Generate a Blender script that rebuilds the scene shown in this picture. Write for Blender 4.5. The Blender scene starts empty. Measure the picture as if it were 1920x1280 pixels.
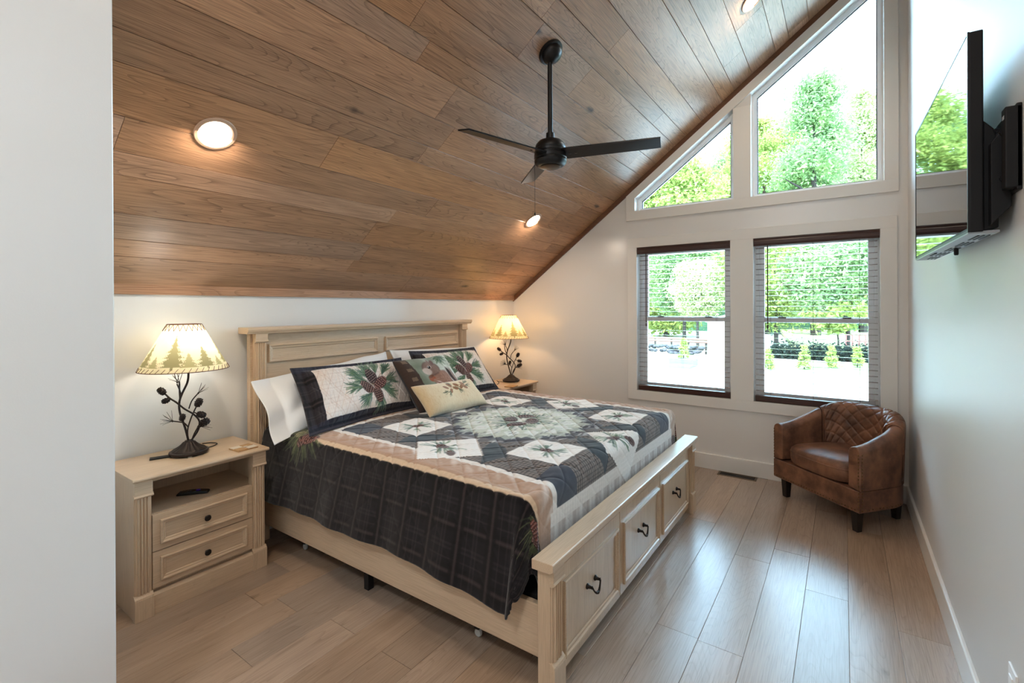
import bpy, bmesh, math, random
import numpy as np
from mathutils import Vector, Matrix, Euler

scn = bpy.context.scene
COL = scn.collection
PI = math.pi
R = math.radians

# ---------------------------------------------------------------- camera, sky, sun, exposure
F_PX, CY_PX = 893.1, 577.45
yaw, pit, rol = R(34.86), R(-0.103), R(-0.271)
fw = Vector((math.cos(yaw)*math.cos(pit), math.sin(yaw)*math.cos(pit), math.sin(pit)))
rt = fw.cross(Vector((0, 0, 1))).normalized()
up = rt.cross(fw)
r2 = rt*math.cos(rol) + up*math.sin(rol)
u2 = -rt*math.sin(rol) + up*math.cos(rol)
cd = bpy.data.cameras.new('camera')
cam = bpy.data.objects.new('camera', cd)
COL.objects.link(cam)
cam.matrix_world = Matrix(((r2.x, u2.x, -fw.x, 0), (r2.y, u2.y, -fw.y, 0), (r2.z, u2.z, -fw.z, 1.5), (0, 0, 0, 1)))
cd.sensor_fit = 'HORIZONTAL'
cd.sensor_width = 36
cd.lens = F_PX/1920*36
cd.shift_y = -(640 - CY_PX)/1920
cd.clip_start = 0.05
cd.clip_end = 600
scn.camera = cam

scn.view_settings.view_transform = 'Standard'
scn.view_settings.look = 'None'
scn.view_settings.gamma = 1
scn.view_settings.use_curve_mapping = False
scn.view_settings.exposure = EXPOSURE = 1.15

world = bpy.data.worlds.new('overcast_sky')
scn.world = world
world.use_nodes = True
bg = world.node_tree.nodes['Background']
bg.inputs['Color'].default_value = (0.47, 0.75, 1.0, 1)
bg.inputs['Strength'].default_value = 16.0

sd = bpy.data.lights.new('sun', 'SUN')
sd.energy = 6.0
sd.angle = R(6)
sd.color = (1.0, 0.96, 0.88)
sun = bpy.data.objects.new('sun', sd)
COL.objects.link(sun)
sun.rotation_euler = Vector((0.60, -0.22, -0.77)).to_track_quat('-Z', 'Y').to_euler()

def portal(name, loc, size, direction):
    ld = bpy.data.lights.new(name, 'AREA')
    ld.shape = 'RECTANGLE'
    ld.size, ld.size_y = size
    ld.cycles.is_portal = True
    o = bpy.data.objects.new(name, ld)
    COL.objects.link(o)
    o.location = loc
    o.rotation_euler = Vector(direction).to_track_quat('-Z', 'Z').to_euler()
    return o

portal('window_portal', (4.83, 0.75, 2.2), (2.1, 3.4), (-1, 0, 0))
hd = bpy.data.lights.new('fill_light', 'AREA'); hd.shape = 'DISK'; hd.size = .55; hd.energy = 20; hd.color = (.92, .97, 1.0)  # unseen fill lamp added behind the camera to brighten the room, no fixture
hl_ = bpy.data.objects.new('fill_light', hd); COL.objects.link(hl_); hl_.location = (-1.0, .75, 3.30)

# ---------------------------------------------------------------- helpers
class MB:
    def __init__(self):
        self.v, self.f, self.smooth = [], [], False
    def add(self, vs, fs):
        n = len(self.v)
        self.v += [tuple(p) for p in vs]
        self.f += [tuple(i+n for i in f) for f in fs]
        return self
    def box(self, x0, x1, y0, y1, z0, z1):
        return self.add([(x0,y0,z0),(x1,y0,z0),(x1,y1,z0),(x0,y1,z0),(x0,y0,z1),(x1,y0,z1),(x1,y1,z1),(x0,y1,z1)],
                        [(0,3,2,1),(4,5,6,7),(0,1,5,4),(1,2,6,5),(2,3,7,6),(3,0,4,7)])
    def prism(self, pts, axis, a0, a1):
        n = len(pts)
        if axis == 'x': mk = lambda p, a: (a, p[0], p[1])
        elif axis == 'y': mk = lambda p, a: (p[0], a, p[1])
        else: mk = lambda p, a: (p[0], p[1], a)
        vs = [mk(p, a0) for p in pts] + [mk(p, a1) for p in pts]
        fs = [tuple(range(n)), tuple(range(2*n-1, n-1, -1))] + [(i, (i+1) % n, n+(i+1) % n, n+i) for i in range(n)]
        return self.add(vs, fs)
    def taper(self, c0, h0, c1, h1):
        (x, y, z), (a, b) = c0, h0
        (X, Y, Z), (A, B) = c1, h1
        return self.add([(x-a,y-b,z),(x+a,y-b,z),(x+a,y+b,z),(x-a,y+b,z),(X-A,Y-B,Z),(X+A,Y-B,Z),(X+A,Y+B,Z),(X-A,Y+B,Z)],
                        [(0,3,2,1),(4,5,6,7),(0,1,5,4),(1,2,6,5),(2,3,7,6),(3,0,4,7)])
    def lathe(self, prof, c=(0,0,0), n=24, M=None, cap=True, fluted=0):
        self.smooth = True
        vs, fs = [], []
        m = len(prof)
        for k in range(n):
            a = 2*PI*k/n
            for i, (r, z) in enumerate(prof):
                rr = r*(1 + (fluted*math.cos(16*a) if .03 < z < .070 else 0))
                p = Vector((rr*math.cos(a), rr*math.sin(a), z))
                if M is not None: p = M @ p
                vs.append((p.x+c[0], p.y+c[1], p.z+c[2]))
        for k in range(n):
            q = (k+1) % n
            for i in range(m-1):
                fs.append((k*m+i, q*m+i, q*m+i+1, k*m+i+1))
        if cap:
            if prof[0][0] > 1e-6: fs.append(tuple(k*m for k in range(n))[::-1])
            if prof[-1][0] > 1e-6: fs.append(tuple(k*m+m-1 for k in range(n)))
        return self.add(vs, fs)
    def tube(self, path, r, n=8, cap=True, flat=None):
        self.smooth = True
        P = [Vector(p) for p in path]
        m = len(P)
        rs = r if isinstance(r, (list, tuple)) else [r]*m
        vs, fs = [], []
        t0 = (P[1]-P[0]).normalized()
        ref = Vector((0,0,1)) if abs(t0.z) < .9 else Vector((1,0,0))
        nx = t0.cross(ref).normalized()
        for i in range(m):
            t = (P[min(i+1, m-1)] - P[max(i-1, 0)]).normalized()
            nx = (nx - t*nx.dot(t)).normalized()
            ny = t.cross(nx)
            for k in range(n):
                a = 2*PI*k/n
                q = P[i] + (nx*math.cos(a) + ny*math.sin(a)*(flat or 1))*rs[i]
                vs.append(tuple(q))
        for i in range(m-1):
            for k in range(n):
                q = (k+1) % n
                fs.append((i*n+k, i*n+q, (i+1)*n+q, (i+1)*n+k))
        if cap:
            fs.append(tuple(range(n))[::-1]); fs.append(tuple((m-1)*n+k for k in range(n)))
        return self.add(vs, fs)
    def ell(self, c, r, n=12, m=8, M=None):
        prof = [(math.sin(PI*i/m), -math.cos(PI*i/m)) for i in range(m+1)]
        self.smooth = True
        vs, fs = [], []
        for k in range(n):
            a = 2*PI*k/n
            for (q, z) in prof:
                p = Vector((q*math.cos(a)*r[0], q*math.sin(a)*r[1], z*r[2]))
                if M is not None: p = M @ p
                vs.append((p.x+c[0], p.y+c[1], p.z+c[2]))
        for k in range(n):
            q = (k+1) % n
            for i in range(m):
                fs.append((k*(m+1)+i, q*(m+1)+i, q*(m+1)+i+1, k*(m+1)+i+1))
        return self.add(vs, fs)
    def frame(self, a0, a1, b0, b1, prof, mk):
        # picture-frame moulding: prof = [(inset, height)], mk(a, b, h) -> point
        vs, fs = [], []
        for (i, h) in prof:
            vs += [mk(a0+i, b0+i, h), mk(a1-i, b0+i, h), mk(a1-i, b1-i, h), mk(a0+i, b1-i, h)]
        m = len(prof)
        for j in range(m-1):
            for k in range(4):
                q = (k+1) % 4
                fs.append((j*4+k, j*4+q, (j+1)*4+q, (j+1)*4+k))
        return self.add(vs, fs)
    def grid(self, P, closed_u=False):
        # P: array (nu, nv, 3)
        self.smooth = True
        nu, nv = P.shape[:2]
        vs = [tuple(p) for p in P.reshape(-1, 3)]
        fs = []
        for i in range(nu if closed_u else nu-1):
            q = (i+1) % nu
            for j in range(nv-1):
                fs.append((i*nv+j, q*nv+j, q*nv+j+1, i*nv+j+1))
        return self.add(vs, fs)
    def build(self, name, mat, parent=None, loc=(0,0,0), rot=None, bevel=0, shift=None, weld=False, seg=2):
        bm = bmesh.new()
        s = Vector(shift) if shift else Vector((0,0,0))
        bv = [bm.verts.new((p[0]-s.x, p[1]-s.y, p[2]-s.z)) for p in self.v]
        for f in self.f:
            try: bm.faces.new([bv[i] for i in f])
            except ValueError: pass
        if weld: bmesh.ops.remove_doubles(bm, verts=bm.verts, dist=1e-5)
        bmesh.ops.recalc_face_normals(bm, faces=bm.faces)
        me = bpy.data.meshes.new(name)
        bm.to_mesh(me); bm.free()
        if self.smooth:
            for p in me.polygons: p.use_smooth = True
            me.set_sharp_from_angle(angle=R(42))
        me.materials.append(mat)
        o = bpy.data.objects.new(name, me)
        COL.objects.link(o)
        o.location = loc
        if rot: o.rotation_euler = rot
        if parent: o.parent = parent
        if bevel:
            b = o.modifiers.new('bevel', 'BEVEL')
            b.width = bevel; b.segments = seg; b.limit_method = 'ANGLE'; b.angle_limit = R(40)
        return o

def thing(name, label, cat, loc=(0,0,0), rotz=0, group=None):
    o = bpy.data.objects.new(name, None)
    COL.objects.link(o)
    o.empty_display_size = 0.1
    o.location = loc; o.rotation_euler = (0, 0, rotz)
    o['label'] = label; o['category'] = cat
    if group: o['group'] = group
    return o

def tag(o, label, cat, group=None):
    o['label'] = label; o['category'] = cat
    if group: o['group'] = group
    return o

def struct(o):
    o['kind'] = 'structure'; return o

def stuff(o):
    o['kind'] = 'stuff'; return o

def copy_tree(o, parent=None):
    c = o.copy(); COL.objects.link(c)
    if parent: c.parent = parent
    for ch in list(o.children): copy_tree(ch, c)
    return c

def lin(c):
    return tuple((x/12.92 if x <= .04045 else ((x+.055)/1.055)**2.4) for x in c)
def rgb(r, g, b):
    return lin((r/255, g/255, b/255)) + (1,)

# ---------------------------------------------------------------- materials
def mat(name, col=(.8,.8,.8,1), rough=.5, spec=.5, metal=0, bump=None):
    m = bpy.data.materials.new(name); m.use_nodes = True
    p = m.node_tree.nodes['Principled BSDF']
    p.inputs['Base Color'].default_value = col
    p.inputs['Roughness'].default_value = rough
    p.inputs['Specular IOR Level'].default_value = spec
    p.inputs['Metallic'].default_value = metal
    if bump:
        nt = m.node_tree
        tc = nt.nodes.new('ShaderNodeTexCoord')
        no = nt.nodes.new('ShaderNodeTexNoise'); no.inputs['Scale'].default_value = bump[0]; no.inputs['Detail'].default_value = 3
        bu = nt.nodes.new('ShaderNodeBump'); bu.inputs['Strength'].default_value = bump[1]; bu.inputs['Distance'].default_value = bump[2]
        nt.links.new(tc.outputs['Object'], no.inputs['Vector'])
        nt.links.new(no.outputs['Fac'], bu.inputs['Height'])
        nt.links.new(bu.outputs['Normal'], p.inputs['Normal'])
    return m

def wood(name, light, dark, axis='X', rough=.45, spec=.4, ring=.5, fiber=.5, var=.25, knots=0, scale=1.0, bumpd=.0006, huevar=0.0, tint=None):
    m = bpy.data.materials.new(name); m.use_nodes = True
    nt = m.node_tree; N = nt.nodes.new; L = nt.links.new
    p = nt.nodes['Principled BSDF']
    tc = N('ShaderNodeTexCoord'); oi = N('ShaderNodeObjectInfo')
    mul = N('ShaderNodeMath'); mul.operation = 'MULTIPLY'; mul.inputs[1].default_value = 61.7
    L(oi.outputs['Random'], mul.inputs[0])
    cmb = N('ShaderNodeCombineXYZ')
    for i in range(3): L(mul.outputs[0], cmb.inputs[i])
    add = N('ShaderNodeVectorMath'); add.operation = 'ADD'
    L(tc.outputs['Object'], add.inputs[0]); L(cmb.outputs[0], add.inputs[1])
    def mapped(al, ac):
        mp = N('ShaderNodeMapping')
        s = {'X': (al, ac, ac), 'Y': (ac, al, ac), 'Z': (ac, ac, al)}[axis]
        mp.inputs['Scale'].default_value = s
        L(add.outputs[0], mp.inputs['Vector'])
        return mp.outputs['Vector']
    n1 = N('ShaderNodeTexNoise'); n1.inputs['Scale'].default_value = 1; n1.inputs['Detail'].default_value = 1.5; n1.inputs['Roughness'].default_value = .45
    n1.inputs['Distortion'].default_value = .35
    L(mapped(.6*scale, 6.0*scale), n1.inputs['Vector'])
    m1 = N('ShaderNodeMath'); m1.operation = 'MULTIPLY'; m1.inputs[1].default_value = 36
    L(n1.outputs['Fac'], m1.inputs[0])
    fr = N('ShaderNodeMath'); fr.operation = 'FRACT'; L(m1.outputs[0], fr.inputs[0])
    rr = N('ShaderNodeValToRGB')
    e = rr.color_ramp.elements
    e[0].position = 0; e[0].color = (.1,.1,.1,1); e[1].position = 1; e[1].color = (1,1,1,1)
    k = rr.color_ramp.elements.new(.25); k.color = (.85,.85,.85,1)
    k = rr.color_ramp.elements.new(.92); k.color = (.9,.9,.9,1)
    L(fr.outputs[0], rr.inputs['Fac'])
    n2 = N('ShaderNodeTexNoise'); n2.inputs['Scale'].default_value = 1; n2.inputs['Detail'].default_value = 2
    L(mapped(6*scale, 260*scale), n2.inputs['Vector'])
    n3 = N('ShaderNodeTexNoise'); n3.inputs['Scale'].default_value = 1; n3.inputs['Detail'].default_value = 2
    L(mapped(.9*scale, 7*scale), n3.inputs['Vector'])
    def mr(sock, a, b, lo, hi):
        q = N('ShaderNodeMapRange'); q.inputs['From Min'].default_value = a; q.inputs['From Max'].default_value = b
        q.inputs['To Min'].default_value = lo; q.inputs['To Max'].default_value = hi
        L(sock, q.inputs['Value']); return q.outputs['Result']
    f1 = mr(rr.outputs['Color'], 0, 1, ring, 0)
    f2 = mr(n2.outputs['Fac'], .40, .66, 0, fiber)
    f3 = mr(n3.outputs['Fac'], .3, .7, -.12, .18)
    a1 = N('ShaderNodeMath'); a1.operation = 'ADD'; L(f1, a1.inputs[0]); L(f2, a1.inputs[1])
    a2 = N('ShaderNodeMath'); a2.operation = 'ADD'; a2.use_clamp = True; L(a1.outputs[0], a2.inputs[0]); L(f3, a2.inputs[1])
    mx = N('ShaderNodeMix'); mx.data_type = 'RGBA'
    mx.inputs['A'].default_value = light; mx.inputs['B'].default_value = dark
    L(a2.outputs[0], mx.inputs['Factor'])
    out = mx.outputs['Result']
    if knots:
        vo = N('ShaderNodeTexVoronoi'); vo.inputs['Scale'].default_value = 1
        L(mapped(1.5, 4.5), vo.inputs['Vector'])
        n4 = N('ShaderNodeTexNoise'); n4.inputs['Scale'].default_value = 20
        L(add.outputs[0], n4.inputs['Vector'])
        d = N('ShaderNodeMath'); d.operation = 'MULTIPLY_ADD'; d.inputs[1].default_value = .1
        L(n4.outputs['Fac'], d.inputs[0]); L(vo.outputs['Distance'], d.inputs[2])
        sp = N('ShaderNodeSeparateColor'); L(vo.outputs['Color'], sp.inputs[0])
        gate = mr(sp.outputs[0], .50, .52, 0, knots)
        kf = mr(d.outputs[0], .095, .165, 1, 0)
        g = N('ShaderNodeMath'); g.operation = 'MULTIPLY'; L(gate, g.inputs[0]); L(kf, g.inputs[1])
        kx = N('ShaderNodeMix'); kx.data_type = 'RGBA'; kx.inputs['B'].default_value = (.035,.02,.015,1)
        L(g.outputs[0], kx.inputs['Factor']); L(out, kx.inputs['A'])
        out = kx.outputs['Result']
    hs = N('ShaderNodeHueSaturation')
    L(out, hs.inputs['Color'])
    L(mr(oi.outputs['Random'], 0, 1, 1-var, 1+var), hs.inputs['Value'])
    if huevar:
        m7 = N('ShaderNodeMath'); m7.operation = 'MULTIPLY'; m7.inputs[1].default_value = 7.31; L(oi.outputs['Random'], m7.inputs[0])
        f7 = N('ShaderNodeMath'); f7.operation = 'FRACT'; L(m7.outputs[0], f7.inputs[0])
        L(mr(f7.outputs[0], 0, 1, 1-huevar, 1+huevar), hs.inputs['Saturation'])
    L(hs.outputs['Color'], p.inputs['Base Color'])
    p.inputs['Roughness'].default_value = rough
    p.inputs['Specular IOR Level'].default_value = spec
    bu = N('ShaderNodeBump'); bu.inputs['Strength'].default_value = .6; bu.inputs['Distance'].default_value = bumpd
    bu.invert = True
    L(a2.outputs[0], bu.inputs['Height']); L(bu.outputs['Normal'], p.inputs['Normal'])
    return m

def attr_mat(name, rough=.85, spec=.15, sheen=.2, bump=None):
    m = mat(name, rough=rough, spec=spec, bump=bump)
    nt = m.node_tree; p = nt.nodes['Principled BSDF']
    a = nt.nodes.new('ShaderNodeVertexColor'); a.layer_name = 'Col'
    nt.links.new(a.outputs['Color'], p.inputs['Base Color'])
    p.inputs['Sheen Weight'].default_value = sheen
    return m

def emit(name, col, s):
    m = bpy.data.materials.new(name); m.use_nodes = True
    nt = m.node_tree; nt.nodes.remove(nt.nodes['Principled BSDF'])
    e = nt.nodes.new('ShaderNodeEmission'); e.inputs['Color'].default_value = col; e.inputs['Strength'].default_value = s
    nt.links.new(e.outputs[0], nt.nodes['Material Output'].inputs['Surface'])
    return m

def glass_mat(name):
    m = bpy.data.materials.new(name); m.use_nodes = True
    nt = m.node_tree; nt.nodes.remove(nt.nodes['Principled BSDF'])
    t = nt.nodes.new('ShaderNodeBsdfTransparent'); t.inputs['Color'].default_value = (.97,.985,.98,1)
    g = nt.nodes.new('ShaderNodeBsdfGlossy'); g.inputs['Roughness'].default_value = 0.0
    f = nt.nodes.new('ShaderNodeFresnel'); f.inputs['IOR'].default_value = 1.45
    x = nt.nodes.new('ShaderNodeMixShader')
    nt.links.new(f.outputs[0], x.inputs['Fac']); nt.links.new(t.outputs[0], x.inputs[1]); nt.links.new(g.outputs[0], x.inputs[2])
    nt.links.new(x.outputs[0], nt.nodes['Material Output'].inputs['Surface'])
    return m

def leaf_mat(name, c0, c1, sc=.8):
    m = bpy.data.materials.new(name); m.use_nodes = True
    nt = m.node_tree; N = nt.nodes.new; L = nt.links.new
    nt.nodes.remove(nt.nodes['Principled BSDF'])
    tc = N('ShaderNodeTexCoord'); no = N('ShaderNodeTexNoise'); no.inputs['Scale'].default_value = sc; no.inputs['Detail'].default_value = 4
    L(tc.outputs['Object'], no.inputs['Vector'])
    cr = N('ShaderNodeValToRGB'); cr.color_ramp.elements[0].position = .35; cr.color_ramp.elements[1].position = .65
    cr.color_ramp.elements[0].color = c0; cr.color_ramp.elements[1].color = c1
    L(no.outputs['Fac'], cr.inputs['Fac'])
    d = N('ShaderNodeBsdfDiffuse'); t = N('ShaderNodeBsdfTranslucent')
    x = N('ShaderNodeMixShader'); x.inputs['Fac'].default_value = .4
    L(cr.outputs['Color'], d.inputs['Color']); L(cr.outputs['Color'], t.inputs['Color'])
    L(d.outputs[0], x.inputs[1]); L(t.outputs[0], x.inputs[2])
    L(x.outputs[0], nt.nodes['Material Output'].inputs['Surface'])
    return m

M = {}
M['wall'] = mat('wall_paint', rgb(233,231,228), .27, 1.0, bump=(220, .15, .001))
M['wall_sheen'] = mat('wall_paint_satin', rgb(226,224,222), .46, .35, bump=(220, .15, .001))
M['trim'] = mat('trim_paint', rgb(236,233,228), .35, .5)
M['vinyl'] = mat('window_vinyl', rgb(246,246,246), .3, .5)
M['ceil'] = wood('ceiling_oak', rgb(196,153,120), rgb(98,66,46), 'X', .38, .55, ring=.46, fiber=.42, var=.18, knots=.9, huevar=.15)
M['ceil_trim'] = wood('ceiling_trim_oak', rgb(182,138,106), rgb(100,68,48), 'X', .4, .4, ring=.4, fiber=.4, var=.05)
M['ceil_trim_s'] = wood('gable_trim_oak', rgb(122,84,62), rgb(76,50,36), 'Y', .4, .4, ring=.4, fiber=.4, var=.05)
M['back'] = mat('dark_backing', rgb(52,38,30), .8)
M['floor'] = wood('floor_oak', rgb(182,157,136), rgb(128,105,88), 'X', .34, .5, ring=.30, fiber=.36, var=.15, knots=.7, huevar=.18)
pf_ = M['floor'].node_tree.nodes['Principled BSDF']; pf_.inputs['Coat Weight'].default_value = 1.0; pf_.inputs['Coat Roughness'].default_value = .26
OAKL, OAKD = rgb(214,187,157), rgb(170,141,114)
for ax in 'XYZ':
    M['oak'+ax] = wood('light_oak_'+ax.lower(), OAKL, OAKD, ax, .33, .5, ring=.16, fiber=.36, var=.03, scale=1.3, bumpd=.0003)
    q_ = M['oak'+ax].node_tree.nodes['Principled BSDF']; q_.inputs['Coat Weight'].default_value = .4; q_.inputs['Coat Roughness'].default_value = .22
M['black'] = mat('black_metal', rgb(22,22,24), .38, .5, .3)
M['bronze'] = mat('oil_rubbed_bronze', rgb(44,34,32), .42, .5, .5, bump=(60, .2, .002))
M['pewter'] = mat('dark_pewter', rgb(52,48,46), .3, .5, .85)
M['blackgloss'] = mat('black_gloss', rgb(10,10,12), .15, .5)
M['blackmatte'] = mat('black_matte', rgb(20,20,22), .55, .3)
M['gasket'] = mat('grey_gasket', rgb(84,90,104), .6)
M['glass'] = glass_mat('window_glass')
# ---------------------------------------------------------------- room shell
XW, YL, YR, XB = 4.66, 3.22, -0.40, -2.30
SL = 0.746
def ceil_z(y): return 1.635 + SL*(3.203 - y)

mb = MB().box(XB-.2, XW+.2, YR-.2, YL+.2, -.30, -.02)
floor = struct(mb.build('floor', M['back']))
random.seed(4)
def plank_mesh(L, w, ch, t, cache={}):
    k = (round(L, 3), w)
    if k not in cache:
        b = MB().prism([(0,-t),(0,-ch),(ch,0),(w-ch,0),(w,-ch),(w,-t)], 'x', 0, L)
        o = b.build('plank', M['floor']); cache[k] = o.data
        bpy.data.objects.remove(o)
    return cache[k]
def lay(y0, y1, w, ch, t, mt, parent, place, x0, x1, lens, first=None):
    x = x0 - random.random()*1.2
    if first is not None:
        x = first
        while x > x0: x -= random.choice(lens)
    done = first is None
    while x < x1:
        L = random.choice(lens)
        if not done and x + L > first - .6: L = first - x; done = True
        a, b = max(x, x0), min(x+L, x1)
        if b-a > .05:
            me = plank_mesh(b-a-.002, w, ch, t)
            o = bpy.data.objects.new('plank', me if mt == 'floor' else plank_mesh_m(b-a-.002, w, ch, t, mt))
            COL.objects.link(o); o.parent = parent
            place(o, a, y0)
        x += L
_pm = {}
def plank_mesh_m(L, w, ch, t, mt):
    k = (round(L, 3), w, mt)
    if k not in _pm:
        me = plank_mesh(L, w, ch, t).copy(); me.materials.clear(); me.materials.append(M[mt]); _pm[k] = me
    return _pm[k]
def pf(o, a, y): o.location = (a, y, 0)
FJ = {1: 2.955, 3: 3.13, 4: 2.24, 6: 1.853, 11: 1.38, 12: 1.01, 13: 1.32}
for k in range(-1, 19):
    lay(-.2015+.1865*k, 0, .1865-.0008, .0012, .0195, 'floor', floor, pf, XB, XW, [1.2, 1.5, 1.8, 2.1, 2.4], FJ.get(k))

# ceiling
TH = math.atan2(SL, -1)              # local +Y climbs the slope, local +Z looks into the room
cs = math.sqrt(1+SL*SL)
zt = .022
mb = MB().prism([(YL+.1, ceil_z(YL+.1)+zt), (YR-.1, ceil_z(YR-.1)+zt), (YR-.1, ceil_z(YR-.1)+.2), (YL+.1, ceil_z(YL+.1)+.2)], 'x', XB-.2, XW+.25)
ceiling = struct(mb.build('ceiling', M['back']))
def pc(o, a, y):
    o.location = (a, y, ceil_z(y)); o.rotation_euler = (TH, 0, 0)
widths = [.126, .177, .2275]
y = 3.022 + .2275/cs
seq = [.2275, .126, .177]
CJ = {6: 1.54, 8: 2.175, 9: 3.50, 10: 2.88, 11: 1.54, 12: 2.82, 13: 2.183, 14: 2.835}
i = 0
random.seed(11)
while y > YR:
    w = seq[i % 3]
    lay(y, 0, w-.0024, .0016, .016, 'ceil', ceiling, pc, XB, XW, [1.8, 2.1, 2.4, 2.7, 3.0], CJ.get(i))
    y -= w/cs; i += 1
# trims of the ceiling
mb = MB().prism([(YL, 1.581), (YL-.02, 1.581), (YL-.02, ceil_z(YL-.02)+.005), (YL, ceil_z(YL)+.005)], 'x', .529, XW)
struct(mb.build('trim_1', M['ceil_trim'], bevel=.002))
dz = .054
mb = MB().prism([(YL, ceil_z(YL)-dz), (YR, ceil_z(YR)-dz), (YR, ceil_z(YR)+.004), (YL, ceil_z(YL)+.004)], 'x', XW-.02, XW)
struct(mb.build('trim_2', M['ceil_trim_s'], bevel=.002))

# window wall with its openings
T = .15
OPN = [(.838, 1.707), (-.232, .652)]
ZS, ZH = .662, 2.093
def op_top(y): return 2.590 + SL*(1.725 - y)
W3 = (.812, 1.725); W4 = (-.258, .668); ZU = 2.462
wf = MB()
def yz(pts): wf.prism(pts, 'x', XW, XW+T)
yz([(YR-.15, 0), (YL+.15, 0), (YL+.15, ZS), (YR-.15, ZS)])
ext = lambda yy: ceil_z(yy) + .05
for a, b in ((YR-.15, OPN[1][0]), (OPN[1][1], OPN[0][0])):
    yz([(a, ZS), (b, ZS), (b, ZH), (a, ZH)])
a, b = OPN[0][1], YL+.15
yz([(a, ZS), (b, ZS), (b, ext(b)), (2.52, ext(2.52)), (2.52, ZH), (a, ZH)])
yz([(YR-.15, ZH), (2.52, ZH), (2.1, ZU), (YR-.15, ZU)])
yz([(W3[1], ZU), (2.1, ZU), (2.05, ext(2.05)), (W3[1], ext(W3[1]))])
yz([(W4[1], ZU), (W3[0], ZU), (W3[0], ext(W3[0])), (W4[1], ext(W4[1]))])
yz([(YR-.15, ZU), (W4[0], ZU), (W4[0], ext(W4[0])), (YR-.15, ext(YR-.15))])
for a, b in (W3, W4):
    yz([(a, op_top(a)), (b, op_top(b)), (b, ext(b)), (a, ext(a))])
yz([(2.05, ext(2.05)), (2.1, ZU), (2.52, ZH), (2.52, ext(2.52))])
struct(wf.build('wall_far', M['wall']))
struct(MB().box(.529, XW+T, YL, YL+.15, 0, 1.72).build('wall_left', M['wall']))
struct(MB().box(XB-.15, XW+T, YR-.15, YR, 0, 4.40).build('wall_right', M['wall_sheen']))
# foreground wall block beside the camera
yc = 1.935
struct(MB().prism([(yc, 0), (YL+.15, 0), (YL+.15, 1.70), (yc, ceil_z(yc)+.03)], 'x', XB-.15, .529).build('wall_near', M['wall'], bevel=.004))
# back wall behind the camera
struct(MB().prism([(YR-.15, 0), (yc+.15, 0), (yc+.15, ceil_z(yc)+.1), (YR-.15, ceil_z(YR)+.15)], 'x', XB-.15, XB).build('wall_back', M['wall']))

# baseboards
def base(name, pts, axis, a0, a1): return struct(MB().prism(pts, axis, a0, a1).build(name, M['trim'], bevel=.002))
H = .138
base('baseboard_far', [(XW, 0), (XW-.016, 0), (XW-.016, H-.004), (XW-.012, H), (XW, H)], 'y', YR+.016, YL-.016)
base('baseboard_right', [(YR, 0), (YR+.016, 0), (YR+.016, H-.004), (YR+.012, H), (YR, H)], 'x', XB, XW)
base('baseboard_left', [(YL, 0), (YL-.016, 0), (YL-.016, H), (YL, H)], 'x', .529, XW-.016)

# window casings (flat boards around both pairs)
def casing(name, pieces):
    b = MB()
    for p in pieces: b.prism(p, 'x', XW-.018, XW)
    return struct(b.build(name, M['trim'], bevel=.0015))
rect = lambda a, b, z0, z1: [(a, z0), (b, z0), (b, z1), (a, z1)]
casing('trim_3', [rect(-.335, 1.80, .57, ZS), rect(-.335, 1.80, ZH, 2.186), rect(OPN[0][1], 1.80, ZS, ZH), rect(OPN[1][1], OPN[0][0], ZS, ZH), rect(-.335, OPN[1][0], ZS, ZH)])
ct = lambda yy: op_top(yy) + .103
casing('trim_4', [rect(-.345, 1.815, 2.369, ZU), [(W3[1], ZU), (1.815, ZU), (1.815, ct(1.815)), (W3[1], ct(W3[1]))],
   rect(W4[1], W3[0], ZU, op_top(W3[0])), [(-.345, ZU), (W4[0], ZU), (W4[0], op_top(W4[0])), (-.345, op_top(W4[0]))],
   [(-.345, op_top(-.258)), (W4[0], op_top(W4[0])), (W3[1], op_top(W3[1])), (W3[1], ct(W3[1])), (-.345, ct(-.345))]])

# lower double-hung windows
for n, (a, b) in enumerate(OPN):
    x0, x1 = XW+.085, XW+.145
    fwid = .03
    w = MB()
    w.box(x0, x1, a, a+fwid, ZS, ZH).box(x0, x1, b-fwid, b, ZS, ZH).box(x0, x1, a+fwid, b-fwid, ZS, ZS+fwid).box(x0, x1, a+fwid, b-fwid, ZH-fwid, ZH)
    win = struct(w.build('window_%d' % (n+1), M['vinyl'], bevel=.002))
    for nm, xx, z0, z1 in (('upper_sash', x0+.032, 1.355, ZH-fwid), ('lower_sash', x0+.004, ZS+fwid, 1.395)):
        s = MB(); sw = .042; A, B = a+fwid, b-fwid
        s.box(xx, xx+.026, A, A+sw, z0, z1).box(xx, xx+.026, B-sw, B, z0, z1).box(xx, xx+.026, A+sw, B-sw, z0, z0+.045).box(xx, xx+.026, A+sw, B-sw, z1-.038, z1)
        so = s.build(nm, M['vinyl'], win, bevel=.003)
        MB().box(xx+.010, xx+.016, A+sw-.005, B-sw+.005, z0+.04, z1-.033).build('pane', M['glass'], so)
        if nm == 'lower_sash':
            for q in (.22, .78):
                yy = A+(B-A)*q
                MB().box(xx-.012, xx+.02, yy-.03, yy+.03, z1, z1+.012).box(xx-.016, xx, yy-.006, yy+.024, z1+.012, z1+.02).build('sash_lock', M['pewter'], so, bevel=.002)
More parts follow.
